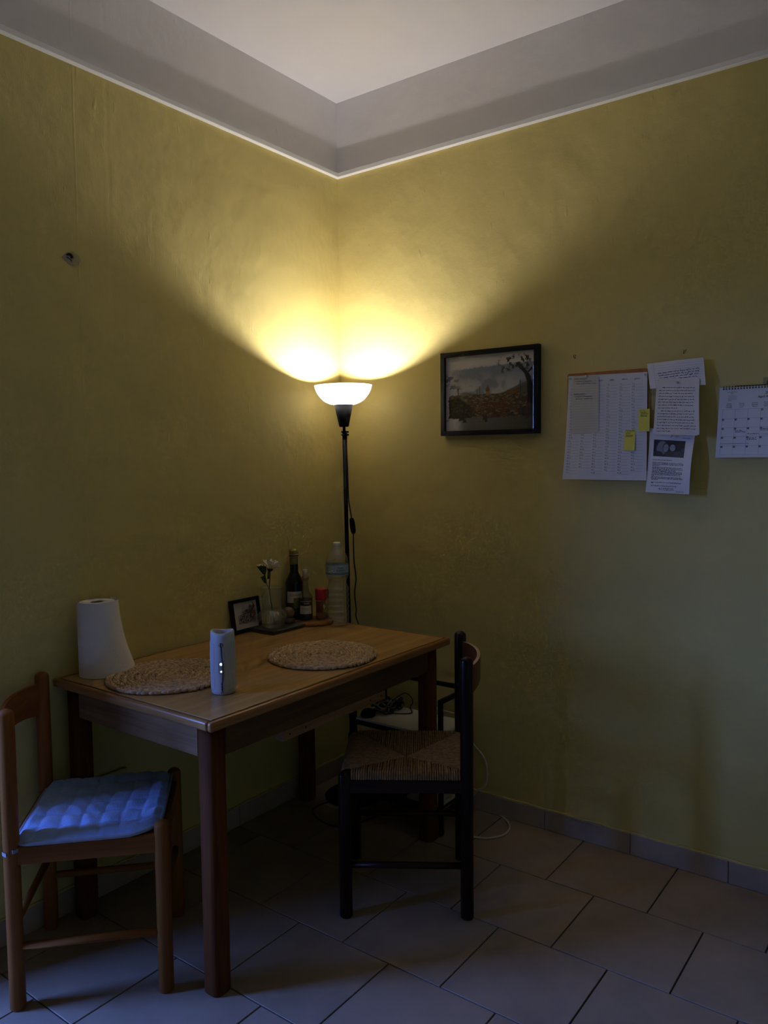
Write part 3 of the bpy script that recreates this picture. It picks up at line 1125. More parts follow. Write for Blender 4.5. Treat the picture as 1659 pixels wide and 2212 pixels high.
# ------------------------------------------------------------------ woven placemats
def placemat(cx, cy, R, label, seed):
    pm = thing('placemat', (cx, cy, TZ), label, 'placemat', 'woven placemats on the table')
    rnd = random.Random(seed)
    t = MB()
    bw = 0.0208
    n = int(R / bw)
    for i in range(n):
        r0 = bw * (i + 0.5) + (R - n * bw)
        circ = 2 * PI * r0
        m = max(6, int(circ / 0.0175))
        for k in range(m):
            for rowi in (0, 1):
                a = 2 * PI * (k + 0.5 * rowi + rnd.uniform(-0.12, 0.12)) / m + i * 0.7
                rr = r0 + (-0.0050 if rowi == 0 else 0.0050) + rnd.uniform(-0.0008, 0.0008)
                er = Vector((math.cos(a), math.sin(a), 0))
                et = Vector((-math.sin(a), math.cos(a), 0))
                sl = math.radians(21 if rowi == 0 else -21) + rnd.uniform(-0.12, 0.12)
                d = et * math.cos(sl) + er * math.sin(sl)
                w = er * math.cos(sl) - et * math.sin(sl)
                dz = Vector((0, 0, rnd.uniform(-0.16, 0.16)))
                ln = rnd.uniform(0.0135, 0.0165)
                c = Vector((cx, cy, TZ + 0.0075)) + er * rr
                t.ellipsoid(c, ((d + dz) * ln, w * rnd.uniform(0.0038, 0.0046), Vector((0, 0, rnd.uniform(0.0058, 0.0072)))), 8, 5)
    for k in range(5):
        a = k * 1.35
        t.ellipsoid((cx + 0.006 * math.cos(a), cy + 0.006 * math.sin(a), TZ + 0.0072), ((0.011 * math.cos(a + 1.2), 0.011 * math.sin(a + 1.2), 0), (-0.0045 * math.sin(a + 1.2), 0.0045 * math.cos(a + 1.2), 0), (0, 0, 0.0062)), 8, 5)
    t.build('woven_braid', 'hyacinth', pm)['kind'] = 'stuff'
    return pm


placemat(0.300, -1.212, 0.190, 'round braided water-hyacinth placemat beside the speaker and paper towel', 3)
placemat(0.522, -0.747, 0.186, 'round braided water-hyacinth placemat near the table corner by the dark chair', 4)

# ------------------------------------------------------------------ kitchen roll
kr = Vector((0.083, -1.315, TZ))
roll = thing('paper_towel_roll', kr, 'white paper towel roll standing on end with its last sheet hanging loose', 'paper towel')
RR, RHT = 0.058, 0.232
MB().lathe([(0.019, 0.001), (RR, 0.001), (RR, RHT - 0.004), (RR - 0.004, RHT), (0.021, RHT), (0.020, RHT - 0.006), (0.019, 0.001)], kr, 48, False).build('roll', 'paper_towel', roll)
MB().lathe([(0.0200, 0.002), (0.0200, RHT - 0.002), (0.0188, RHT - 0.002), (0.0188, 0.002), (0.0200, 0.002)], kr, 32, False).build('core', 'cardboard', roll)
tail_dir = math.radians(112)


def sheet(u, v):
    """u along the wrap, v from bottom to top; the sheet leaves the roll on its right-hand side and flares at the foot"""
    a = tail_dir - math.radians(250) + math.radians(250) * u
    k = max(0.0, (u - 0.30) / 0.70)
    fl_ = (1 - v) ** 1.7
    r = RR + 0.0015 + 0.012 * k * k + 0.078 * fl_ * (k ** 1.8)
    z = kr.z + 0.001 + (RHT + 0.003) * v + 0.012 * k ** 3 * (1 - v)
    return (max(kr.x + r * math.cos(a), 0.006), kr.y + r * math.sin(a), z)


MB().grid(sheet, 48, 20).build('loose_sheet', 'paper_towel', roll)

# ------------------------------------------------------------------ portable speaker
sc_ = Vector((0.556, -1.222, TZ))
spk = thing('portable_speaker', sc_, 'pale grey cylindrical portable speaker standing upright on the table', 'speaker')
to_cam = Vector((CAM[0] - sc_.x, CAM[1] - sc_.y, 0)).normalized()
face_a = math.atan2(to_cam.y, to_cam.x) + math.radians(-9)
SHT, SR = 0.181, 0.0355


def spoint(ang, z, dr=0.0):
    """ang about the axis from the control strip; body slightly fuller at mid height, lobed collar on top"""
    k = z / SHT
    r = SR * (0.945 + 0.055 * math.sin(PI * min(1, max(0, k)))) + dr
    a = face_a + ang
    return (sc_.x + r * math.cos(a), sc_.y + r * math.sin(a), sc_.z + z)


body = MB()
n, m = 64, 28
vs, fs = [], []
for j in range(m + 1):
    z = 0.004 + (SHT - 0.010) * j / m
    for k in range(n):
        a = 2 * PI * k / n
        rise = 0.006 * (0.5 - 0.5 * math.cos(2 * a)) * max(0, (j / m - 0.9) / 0.1) ** 2
        vs.append(spoint(a, z + rise))
for j in range(m):
    for k in range(n):
        fs.append((j * n + k, j * n + (k + 1) % n, (j + 1) * n + (k + 1) % n, (j + 1) * n + k))
nv = len(vs)
for (dr, dz) in ((-0.003, 0.0035), (-0.0065, 0.002), (-0.0085, -0.008), (-0.0095, -0.012)):
    for k in range(n):
        a = 2 * PI * k / n
        rise = 0.006 * (0.5 - 0.5 * math.cos(2 * a)) * (1.0 if dz > 0 else 0.3)
        vs.append(spoint(a, SHT - 0.006 + rise + dz, dr))
for j in range(4):
    a0 = (m * n) if j == 0 else nv + (j - 1) * n
    a1 = nv + j * n
    for k in range(n):
        fs.append((a0 + k, a0 + (k + 1) % n, a1 + (k + 1) % n, a1 + k))
b0 = len(vs)
for k in range(n):
    vs.append(spoint(2 * PI * k / n, 0.0, -0.004))
for k in range(n):
    fs.append((b0 + k, b0 + (k + 1) % n, (k + 1) % n, k))
fs.append(tuple(b0 + k for k in reversed(range(n))))
body.add(vs, fs, True)
body.build('body', 'speaker_body', spk)
MB().lathe([(0.0, 0.004), (0.012, 0.0035), (0.019, 0.0), (0.024, -0.003), (0.0275, -0.003)], (sc_.x, sc_.y, sc_.z + SHT - 0.017), 40, False).build('bass_radiator', 'speaker_cone', spk)


def patch(a0, a1, z0, z1, dr, nu=24, nz=30, rc=0.016):
    """rounded patch standing off the body by dr"""
    def fn(u, v):
        zz = z0 + (z1 - z0) * v
        w = 1.0
        dzz = min(zz - z0, z1 - zz)
        if dzz < rc:
            w = 1 - (1 - math.sqrt(max(0, 1 - (1 - dzz / rc) ** 2))) * 0.32
        mid, half = (a0 + a1) / 2, (a1 - a0) / 2
        ed = min(u, 1 - u, 1.0) * 12
        return spoint(mid + half * w * (2 * u - 1), zz, dr * min(1.0, ed + 0.02))
    return MB().grid(fn, nu, nz)


for a0, a1 in ((-2.55, -0.52), (0.52, 2.55)):
    patch(a0, a1, 0.012, SHT - 0.026, 0.0012).build('fabric_grille', 'speaker_mesh', spk)


def on_body(ang, z, h):
    return Vector(spoint(ang, z, h))


def disc(ang, z, r, h0, h1, rz=1.0, n=20, mat='speaker_button', name='button', parent=None):
    t = MB()
    poly = [(r * math.cos(2 * PI * k / n), r * rz * math.sin(2 * PI * k / n)) for k in range(n)]
    t.prism(poly, lambda a, b, h: spoint(ang + a / SR, z + b, h), h0, h1)
    return t.build(name, mat, parent or spk)


disc(0.03, SHT - 0.035, 0.0062, 0.0, 0.0012, 1.0, 20, 'rubber', 'cord_eyelet')
for da in (-0.06, 0.10):
    MB().tube([spoint(da, SHT - 0.031, 0.0018), spoint(da, SHT - 0.039, 0.0018)], 0.0011, 6).build('eyelet_bar', 'speaker_body', spk)
plate = MB().prism(rrect(0.0125, 0.036, 0.006, 5), lambda a, b, h: spoint(0.0 + a / SR, 0.081 + b, h), 0.0, 0.0014).build('control_plate', 'speaker_button', spk)
ring = MB().tube([spoint(a / SR, 0.081 + b, 0.0011) for a, b in rrect(0.0132, 0.0367, 0.0063, 6)], 0.0005, 5, True)
ring.build('plate_gap', 'rubber', spk)
lt = MB().tube([spoint((0.0026 * math.cos(2 * PI * k / 16)) / SR, 0.0915 + 0.0026 * math.sin(2 * PI * k / 16), 0.0017) for k in range(16)], 0.0009, 5, True)
lt.build('power_light', 'led_white', spk)
disc(0.0, 0.0700, 0.0024, 0.0012, 0.0018, 1.0, 6, 'led_white', 'pairing_light')
rc_ = spline([spoint(0.02, SHT - 0.041, 0.003), spoint(0.03, 0.115, 0.0035), spoint(0.09, 0.095, 0.004), spoint(0.10, 0.070, 0.004), spoint(0.08, 0.045, 0.0035), spoint(0.04, 0.036, 0.003)], 6)
MB().tube(rc_, 0.0011, 6).build('carry_cord', 'speaker_cord', spk)
rc2 = spline([spoint(0.08, SHT - 0.041, 0.003), spoint(0.10, 0.115, 0.0035), spoint(0.15, 0.095, 0.004), spoint(0.17, 0.066, 0.004), spoint(0.14, 0.048, 0.0035), spoint(0.06, 0.036, 0.003)], 6)
MB().tube(rc2, 0.0011, 6).build('carry_cord', 'speaker_cord', spk)
kn = MB()
for k in range(6):
    kn.ellipsoid(spoint(0.06 - 0.02 * (k % 2), 0.038 - 0.0038 * k, 0.003), ((0.0026, 0, 0), (0, 0.0026, 0), (0, 0, 0.0022)), 8, 5)
kn.build('cord_knot', 'speaker_cord', spk)
MB().tube(spline([spoint(0.05, 0.016, 0.002), spoint(-0.02, 0.011, 0.0022), spoint(-0.05, 0.006, 0.002)], 4), 0.0009, 6).build('cord_tail', 'speaker_cord', spk)
MB().tube(spline([spoint(0.06, 0.018, 0.002), spoint(0.09, 0.013, 0.0022), spoint(0.08, 0.008, 0.002)], 4), 0.0011, 6).build('cord_tail', 'speaker_cord', spk)


# ------------------------------------------------------------------ painted pictures (flat prints as coloured point grids)
def vnoise(u, v, f, seed):
    rs = np.random.RandomState(seed)
    g_ = rs.rand(130, 130)
    x, yv = u * f, v * f
    xi, yi = np.floor(x).astype(int), np.floor(yv).astype(int)
    fx, fy = x - xi, yv - yi
    fx, fy = fx * fx * (3 - 2 * fx), fy * fy * (3 - 2 * fy)
    a = g_[yi % 130, xi % 130]
    b = g_[yi % 130, (xi + 1) % 130]
    c = g_[(yi + 1) % 130, xi % 130]
    d = g_[(yi + 1) % 130, (xi + 1) % 130]
    return a * (1 - fx) * (1 - fy) + b * fx * (1 - fy) + c * (1 - fx) * fy + d * fx * fy


def fbm(u, v, f, seed, o=4):
    t, amp, s = 0, 1.0, 0
    for i in range(o):
        t = t + amp * vnoise(u, v, f * 2 ** i, seed + i)
        s += amp
        amp *= 0.55
    return t / s


def over(img, col, mask):
    m_ = np.clip(mask, 0, 1)[..., None]
    return img * (1 - m_) + np.array(col) * m_


def sstep(a, b, x):
    t = np.clip((x - a) / (b - a), 0, 1)
    return t * t * (3 - 2 * t)


def srgb2lin(a):
    return np.where(a <= 0.04045, a / 12.92, ((a + 0.055) / 1.055) ** 2.4)


def city_painting(nu, nv):
    """loose watercolour of a town seen from a hill"""
    v, u = np.meshgrid(np.linspace(0, 1, nv + 1), np.linspace(0, 1, nu + 1), indexing='ij')
    paper = np.ones(u.shape + (3,)) * np.array((0.95, 0.93, 0.92))
    img = paper.copy()
    n1 = fbm(u * 1.3, v, 5, 11)
    n2 = fbm(u * 1.3, v, 22, 23)
    n3 = fbm(u * 1.3, v, 60, 37, 2)
    edge_t = 0.83 + 0.05 * u + 0.05 * (n2 - 0.5)
    sky = sstep(0.0, 0.03, edge_t - v) * sstep(0.02, 0.22, u + 0.25 * (n1 - 0.5))
    cloud = sstep(0.48, 0.66, n1) * 0.75
    img = over(img, (0.50, 0.55, 0.64), sky * (0.85 - cloud * sstep(0.85, 0.55, v) * 0.7))
    img = over(img, (0.62, 0.62, 0.66), sstep(0.62, 0.75, fbm(u, v * 3, 7, 71)) * sstep(0.0, 0.1, edge_t - v) * 0.6)
    lt_ = sstep(0.52, 0.6, n2) * sstep(0.28, 0.05, u) * sstep(0.5, 0.56, v) * sstep(0.82, 0.7, v)
    img = over(img, (0.42, 0.42, 0.52), lt_ * 0.8)
    hill = 0.50 + 0.03 * np.sin(u * 7 + 1) + 0.10 * sstep(0.55, 1.0, u) + 0.01 * (n2 - 0.5)
    img = over(img, (0.45, 0.44, 0.44), sstep(0.0, 0.01, hill - v) * sstep(0.12, 0.3, u))
    img = over(img, (0.36, 0.35, 0.30), sstep(0.0, 0.01, hill - 0.03 - v) * sstep(0.5, 0.8, u) * 0.8)
    low = 0.165 + 0.05 * (n2 - 0.5) + 0.035 * (fbm(u, v, 12, 91) - 0.5)
    right = 0.955 + 0.05 * (n2 - 0.5)
    left = 0.03 + 0.04 * (n2 - 0.5)
    town = sstep(0.0, 0.012, 0.485 + 0.02 * (vnoise(u, u * 0, 40, 5) - 0.5) - v) * sstep(0, 0.015, v - low) * sstep(0, 0.012, u - left) * sstep(0, 0.02, right - u)
    img = over(img, (0.40, 0.32, 0.23), town)
    cell = vnoise(u * 1.0, v * 2.2, 46, 55)
    img = over(img, (0.62, 0.55, 0.44), town * sstep(0.62, 0.78, cell) * 0.8)
    img = over(img, (0.24, 0.19, 0.14), town * sstep(0.40, 0.25, cell) * 0.8)
    img = over(img, (0.42, 0.21, 0.12), town * sstep(0.50, 0.62, fbm(u, v * 2.4, 14, 63)) * sstep(0.42, 0.34, v) * 0.9)
    img = over(img, (0.30, 0.15, 0.09), town * sstep(0.52, 0.66, fbm(u, v * 2, 20, 83)) * sstep(0.34, 0.25, v) * 0.9)
    img = over(img, (0.72, 0.66, 0.55), town * sstep(0.72, 0.80, n3) * 0.7)

    def block(u0, u1, v0, v1, col):
        nonlocal img
        img = over(img, col, (u > u0) * (u < u1) * (v > v0) * (v < v1) * 0.9)

    block(0.138, 0.152, 0.47, 0.57, (0.52, 0.36, 0.22))
    block(0.134, 0.156, 0.555, 0.575, (0.45, 0.30, 0.18))
    block(0.142, 0.148, 0.575, 0.60, (0.45, 0.30, 0.18))
    block(0.362, 0.370, 0.47, 0.56, (0.40, 0.33, 0.25))
    block(0.388, 0.399, 0.47, 0.585, (0.44, 0.36, 0.28))
    dome = np.sqrt(((u - 0.485) / 0.022) ** 2 + ((v - 0.515) / 0.060) ** 2)
    img = over(img, (0.50, 0.34, 0.24), sstep(1.05, 0.95, dome) * (v > 0.51))
    block(0.4825, 0.4875, 0.57, 0.592, (0.45, 0.28, 0.18))
    block(0.465, 0.506, 0.46, 0.515, (0.60, 0.50, 0.40))
    block(0.70, 0.82, 0.47, 0.515, (0.50, 0.34, 0.18))
    block(0.838, 0.846, 0.46, 0.64, (0.25, 0.20, 0.15))
    bush = sstep(0.02, 0.0, v - (0.43 - 0.9 * np.maximum(0, u - 0.16) + 0.05 * (n2 - 0.5))) * sstep(0, 0.02, v - low) * sstep(0, 0.012, u - left) * sstep(0.36, 0.26, u)
    img = over(img, (0.15, 0.14, 0.07), bush)
    img = over(img, (0.36, 0.33, 0.18), bush * sstep(0.55, 0.7, n3) * 0.8)
    img = over(img, (0.10, 0.09, 0.06), bush * sstep(0.45, 0.3, n2) * 0.9)
    img = over(img, (0.12, 0.09, 0.08), sstep(0.60, 0.68, fbm(u, v, 16, 123)) * town * sstep(0.30, 0.2, v) * 0.9)
    base = sstep(0.55, 0.62, fbm(u * 1.2, v * 0.8, 15, 133)) * (v > 0.11) * (v < 0.20) * sstep(0.05, 0.1, u) * sstep(0.75, 0.6, u)
    img = over(img, (0.16, 0.12, 0.10), base * 0.9)
    # dark tree leaning in from the right
    tu = 0.945 - 0.08 * sstep(0.55, 0.9, v) - 0.05 * sstep(0.7, 0.86, v)
    trunk = sstep(0.030, 0.018, np.abs(u - tu) + 0.012 * (n2 - 0.5) - 0.004 * sstep(0.8, 0.4, v)) * (v > 0.33) * (v < 0.86)
    img = over(img, (0.13, 0.11, 0.11), trunk)
    br = sstep(0.022, 0.010, np.abs(v - (0.70 + 1.1 * (u - 0.90))) + 0.01 * (n2 - 0.5)) * (u > 0.90) * (u < 0.97)
    img = over(img, (0.14, 0.12, 0.12), br)
    leaves = sstep(0.53, 0.60, fbm(u * 1.3, v, 26, 203)) * sstep(0.13, 0.05, np.abs(v - 0.86 + 0.25 * np.maximum(0, 0.75 - u))) * sstep(0.55, 0.66, u) * sstep(0.97, 0.93, u)
    img = over(img, (0.20, 0.19, 0.14), leaves * 0.9)
    shade_r = sstep(0.5, 0.62, fbm(u, v, 13, 303)) * sstep(0.72, 0.80, u) * sstep(0.98, 0.93, u) * (v > 0.12) * (v < 0.5)
    img = over(img, (0.22, 0.20, 0.24), shade_r * 0.75)
    return srgb2lin(img)


def street_painting(nu, nv):
    """small loose watercolour: grey sky, bare trees, a red patch on the right"""
    v, u = np.meshgrid(np.linspace(0, 1, nv + 1), np.linspace(0, 1, nu + 1), indexing='ij')
    img = np.ones(u.shape + (3,)) * np.array((0.84, 0.81, 0.79))
    n2 = fbm(u, v, 9, 401)
    n3 = fbm(u, v, 26, 402)
    inside = sstep(0.0, 0.05, u - 0.17 + 0.1 * (n2 - 0.5)) * sstep(0.0, 0.04, 0.92 - u) * sstep(0.0, 0.05, v - 0.17 + 0.1 * (n2 - 0.5)) * sstep(0, 0.06, (0.46 + 0.42 * u + 0.16 * (n2 - 0.5)) - v)
    img = over(img, (0.52, 0.55, 0.60), sstep(0.0, 0.1, v - 0.55) * sstep(0, 0.08, (0.52 + 0.42 * u) - v) * sstep(0.16, 0.3, u) * sstep(0.75, 0.5, u) * 0.8)
    img = over(img, (0.50, 0.44, 0.42), inside * 0.7)
    img = over(img, (0.25, 0.19, 0.18), inside * sstep(0.52, 0.62, n3))
    img = over(img, (0.34, 0.26, 0.23), inside * sstep(0.50, 0.6, n2) * sstep(0.25, 0.4, v) * 0.8)
    red = sstep(0.68, 0.76, u + 0.08 * (n2 - 0.5)) * sstep(0.94, 0.9, u) * sstep(0.24, 0.34, v) * sstep(0.82, 0.74, v)
    img = over(img, (0.42, 0.10, 0.09), red * sstep(0.40, 0.52, n3))
    img = over(img, (0.55, 0.22, 0.12), red * sstep(0.5, 0.6, v) * sstep(0.7, 0.6, v) * 0.8)
    img = over(img, (0.18, 0.12, 0.11), sstep(0.02, 0.008, np.abs(u - 0.86 + 0.1 * (v - 0.8))) * (v > 0.7) * (v < 0.93))
    dome = np.sqrt(((u - 0.72) / 0.085) ** 2 + ((v - 0.68) / 0.20) ** 2)
    img = over(img, (0.34, 0.27, 0.24), sstep(1.0, 0.85, dome) * 0.75 * sstep(0.35, 0.5, n3 + 0.15))
    img = over(img, (0.80, 0.77, 0.75), sstep(0.62, 0.72, fbm(u, v, 14, 440)) * inside * 0.8)
    return srgb2lin(img)


def portrait_photo(nu, nv):
    """dark snapshot of two smiling people, heads together"""
    v, u = np.meshgrid(np.linspace(0, 1, nv + 1), np.linspace(0, 1, nu + 1), indexing='ij')
    img = np.ones(u.shape + (3,)) * np.array((0.13, 0.14, 0.16))
    img = over(img, (0.05, 0.06, 0.08), sstep(0.10, 0.04, u))

    def blob(cu, cv, ru, rv, col, k=1.0, soft=0.25, tilt=0.0):
        nonlocal img
        a, b = (u - cu), (v - cv)
        aa, bb = a * math.cos(tilt) + b * math.sin(tilt) * 0.55, -a * math.sin(tilt) / 0.55 + b * math.cos(tilt)
        d = np.sqrt((aa / ru) ** 2 + (bb / rv) ** 2)
        img = over(img, col, sstep(1.0 + soft / 2, 1.0 - soft / 2, d) * k)

    blob(0.27, 0.50, 0.17, 0.44, (0.47, 0.49, 0.53), 1.0, 0.2, -0.15)
    blob(0.14, 0.10, 0.20, 0.22, (0.16, 0.17, 0.20))
    blob(0.62, 0.45, 0.16, 0.42, (0.06, 0.07, 0.09))
    blob(0.40, 0.54, 0.10, 0.30, (0.10, 0.11, 0.13), 0.8)
    blob(0.405, 0.52, 0.085, 0.25, (0.58, 0.59, 0.61), 1.0, 0.3, -0.1)
    blob(0.62, 0.55, 0.088, 0.21, (0.62, 0.63, 0.65), 1.0, 0.3, 0.05)
    blob(0.60, 0.12, 0.20, 0.24, (0.20, 0.21, 0.24))
    blob(0.82, 0.14, 0.16, 0.24, (0.26, 0.27, 0.30))
    blob(0.95, 0.42, 0.04, 0.12, (0.30, 0.31, 0.34))
    for cu, cv, dx in ((0.405, 0.52, 0.034), (0.62, 0.55, 0.036)):
        blob(cu - dx, cv + 0.05, 0.017, 0.020, (0.24, 0.24, 0.26), 0.75, 0.9)
        blob(cu + dx, cv + 0.05, 0.017, 0.020, (0.24, 0.24, 0.26), 0.75, 0.9)
        blob(cu, cv - 0.095, 0.034, 0.022, (0.36, 0.36, 0.38), 0.6, 0.9)
        blob(cu, cv - 0.092, 0.024, 0.011, (0.76, 0.76, 0.78), 0.8, 0.6)
        blob(cu, cv - 0.02, 0.012, 0.03, (0.42, 0.42, 0.45), 0.5, 0.6)
    g_ = img.mean(axis=2, keepdims=True)
    return srgb2lin(np.clip(g_ * np.array((0.94, 0.98, 1.06)), 0, 1))


def paint_grid(fn, place, nu, nv, name, parent):
    cols = fn(nu, nv)
    rgba = np.concatenate([cols, np.ones(cols.shape[:2] + (1,))], axis=2).reshape(-1, 4)
    return MB().grid(place, nu, nv).build(name, 'painting', parent, colors=rgba)


def frame_bars(parent, place, w, h, bar, d0, d1, mat='frame_black'):
    """four mitred bars; place(a right, b up, depth off the back)"""
    c = [(-w / 2, -h / 2), (w / 2, -h / 2), (w / 2, h / 2), (-w / 2, h / 2)]
    i_ = [(-w / 2 + bar, -h / 2 + bar), (w / 2 - bar, -h / 2 + bar), (w / 2 - bar, h / 2 - bar), (-w / 2 + bar, h / 2 - bar)]
    for k in range(4):
        j = (k + 1) % 4
        MB().prism([c[k], c[j], i_[j], i_[k]], place, d0, d1).build('frame_bar', mat, parent)


# large framed print on the right wall
fy = -0.026
ptl, pbr = hit(949, 765, 1, fy), hit(1163, 936, 1, fy)
ptr, pbl = hit(1162, 741, 1, fy), hit(954, 942, 1, fy)
fx0, fx1 = (ptl[0] + pbl[0]) / 2, (ptr[0] + pbr[0]) / 2
fz0, fz1 = (pbl[2] + pbr[2]) / 2, (ptl[2] + ptr[2]) / 2
fw_, fh_ = fx1 - fx0, fz1 - fz0
fc = ((fx0 + fx1) / 2, (fz0 + fz1) / 2)
pic = thing('framed_picture', (fc[0], 0.0, fz0), 'large black-framed watercolour of a hazy old town hanging on the wall', 'picture')


def on_pic(a, b, h):
    return (fc[0] + a, -h, fc[1] + b)


frame_bars(pic, on_pic, fw_, fh_, 0.0185, 0.001, 0.026)
MB().box((fx0 + 0.012, -0.010, fz0 + 0.012), (fx1 - 0.012, -0.002, fz1 - 0.012)).build('backing', 'mat_board', pic)
iw, ih = fw_ - 0.037, fh_ - 0.037
paint_grid(city_painting, lambda u, v: (fc[0] + (u - 0.5) * iw, -0.0125, fc[1] + (v - 0.5) * ih), 300, 225, 'print', pic)
MB().grid(lambda a, b: (fx0 + 0.014 + (fw_ - 0.028) * a, -0.018, fz0 + 0.014 + (fh_ - 0.028) * b), 1, 1).build('glass', 'pane', pic)

# small framed print leaning on the left wall at the back of the table
sfw, sfh = 0.150, 0.128
lean = math.radians(9)
sf_y0 = -0.697
sf = thing('framed_picture', (0.034, sf_y0 + sfw / 2, TZ), 'small black-framed sketch with red patches leaning on the wall behind the vase', 'picture')


def on_sf(a, b, h):
    # a along +y, b up the leaning face, h towards the room
    b2 = b + sfh / 2
    return (0.020 + h * math.cos(lean) - b2 * math.sin(lean) + 0.002, sf_y0 + sfw / 2 + a, TZ + 0.002 + b2 * math.cos(lean) + h * math.sin(lean))


frame_bars(sf, on_sf, sfw, sfh, 0.0125, 0.0, 0.014)
MB().prism(rrect(sfw - 0.014, sfh - 0.014, 0.001, 1), on_sf, 0.001, 0.006).build('backing', 'mat_board', sf)
paint_grid(street_painting, lambda u, v: on_sf((u - 0.5) * (sfw - 0.025), (v - 0.5) * (sfh - 0.025), 0.0072), 150, 120, 'print', sf)
MB().grid(lambda a, b: on_sf((a - 0.5) * (sfw - 0.02), (b - 0.5) * (sfh - 0.02), 0.010), 1, 1).build('glass', 'pane', sf)


# ------------------------------------------------------------------ bottles, vase and shakers at the back of the table
def facing(c):
    return math.atan2(CAM[1] - c.y, CAM[0] - c.x)


def wrap(c, r, a0, a1, z0, z1, n=24):
    """patch of a cylinder wall, angles measured from the direction to the camera (right positive)"""
    f = facing(c)
    return MB().grid(lambda u, v: (c.x + r * math.cos(f + a0 + (a1 - a0) * u), c.y + r * math.sin(f + a0 + (a1 - a0) * u), c.z + z0 + (z1 - z0) * v), n, 2)


def wrap_text(c, r, body, ang, z, size, shear=0.0, spacing=1.0):
    vs, fs = text_tris(body, size, 'CENTER', spacing, shear)
    f = facing(c)
    return MB().add([(c.x + r * math.cos(f + ang + x / r), c.y + r * math.sin(f + ang + x / r), c.z + z + yv) for x, yv in vs], fs)


tray_z = TZ + 0.016
tray = thing('serving_tray', (0.093, -0.525, TZ), 'dark rectangular slate tray on a wooden base under the vase', 'tray')
MB().rbox((0.030, -0.612, TZ), (0.158, -0.440, TZ + 0.007), 0.002, 1).build('base', 'tray_wood', tray)
MB().rbox((0.026, -0.616, TZ + 0.007), (0.162, -0.436, tray_z), 0.003, 2).build('slab', 'tray_slate', tray)

vc = Vector((0.093, -0.552, tray_z))
vase = thing('glass_vase', vc, 'clear ribbed glass vase with round belly holding one white flower', 'vase')
vp = smooth_prof([(0.030, 0.0), (0.045, 0.010), (0.0575, 0.034), (0.054, 0.052), (0.040, 0.066), (0.0365, 0.073), (0.0385, 0.10), (0.0435, 0.156)], 5)
MB().lathe([(0.0, 0.001)] + vp, vc, 64, False).build('body', 'vase_glass', vase)
rim = MB().tube([(vc.x + 0.0435 * math.cos(2 * PI * k / 40), vc.y + 0.0435 * math.sin(2 * PI * k / 40), vc.z + 0.156) for k in range(40)], 0.0009, 6, True)
rim.build('rim', 'vase_glass', vase)
rb = MB()
for k in range(36):
    a = 2 * PI * k / 36
    rb.tube([(vc.x + (r + 0.0003) * math.cos(a), vc.y + (r + 0.0003) * math.sin(a), vc.z + z) for r, z in vp[6:24:2]], 0.0006, 4)
rb.build('ribs', 'vase_glass', vase)

fb = Vector((vc.x, vc.y, vc.z + 0.004))
flower = thing('white_flower', fb, 'single white daisy-like flower with dark leaves standing in the glass vase', 'flower')


def fl_pt(px, py, dx=0.0):
    return Vector(hit(px, py, 0, vc.x + dx))


head = fl_pt(583, 1233)
stem = spline([fb + Vector((0.006, 0.012, 0.002)), fb + Vector((0.001, 0.0, 0.06)), fl_pt(582, 1272), fl_pt(583, 1250), head], 6)
MB().tube(stem, 0.0019, 8).build('stem', 'flower_green', flower)
hax = (Vector((0.10, 0.06, 1.0))).normalized()
MB().lathe([(0.002, -0.004), (0.009, 0.000), (0.0125, 0.006), (0.011, 0.010), (0.0, 0.011)], head, 18, True, hax).build('calyx', 'flower_green', flower)
MB().lathe([(0.0115, 0.0095), (0.008, 0.014), (0.0, 0.016)], head, 16, False, hax).build('disc', 'flower_yellow', flower)
q_ = Vector((0, 0, 1)).rotation_difference(hax)
rp = random.Random(12)
for layer, (cnt, op, ln) in enumerate(((14, 58, 0.040), (12, 34, 0.040))):
    for k in range(cnt):
        a = 2 * PI * (k + 0.5 * layer + rp.uniform(-0.15, 0.15)) / cnt
        opn = math.radians(op + rp.uniform(-10, 12))
        L = ln * rp.uniform(0.9, 1.1)

        def pet(u, v, a=a, opn=opn, L=L):
            w = 0.0062 * min(1.0, 0.35 + v / 0.45) * math.sqrt(max(0.02, 1 - max(0.0, (v - 0.72) / 0.28) ** 2))
            t_ = 0.008 + L * v
            curl = opn + 0.12 * v * v
            rr = 0.004 + t_ * math.sin(curl) * 0.95
            zz = 0.006 + t_ * math.cos(curl) * 0.95
            side = (u - 0.5) * 2 * w
            p = Vector((rr * math.cos(a) - side * math.sin(a), rr * math.sin(a) + side * math.cos(a), zz + 0.0018 * (2 * u - 1) ** 2))
            return tuple(head + q_ @ p)
        MB().grid(pet, 4, 7).build('petal', 'petal', flower)


def leaf(pts, name='leaf'):
    """pts: (px,py) outline; cupped leaf blade"""
    P = [fl_pt(a, b, 0.006 * math.sin(i * 1.3)) for i, (a, b) in enumerate(pts)]
    c_ = sum(P, Vector()) / len(P) + Vector((0.004, 0, 0))
    t = MB().add([tuple(p) for p in P] + [tuple(c_)] + [tuple(p - Vector((0.0012, 0, 0))) for p in P] + [tuple(c_ - Vector((0.0012, 0, 0)))],
                 [(i, (i + 1) % len(P), len(P)) for i in range(len(P))] + [(len(P) + 1 + (i + 1) % len(P), len(P) + 1 + i, 2 * len(P) + 1) for i in range(len(P))], True)
    t.build(name, 'flower_green', flower)


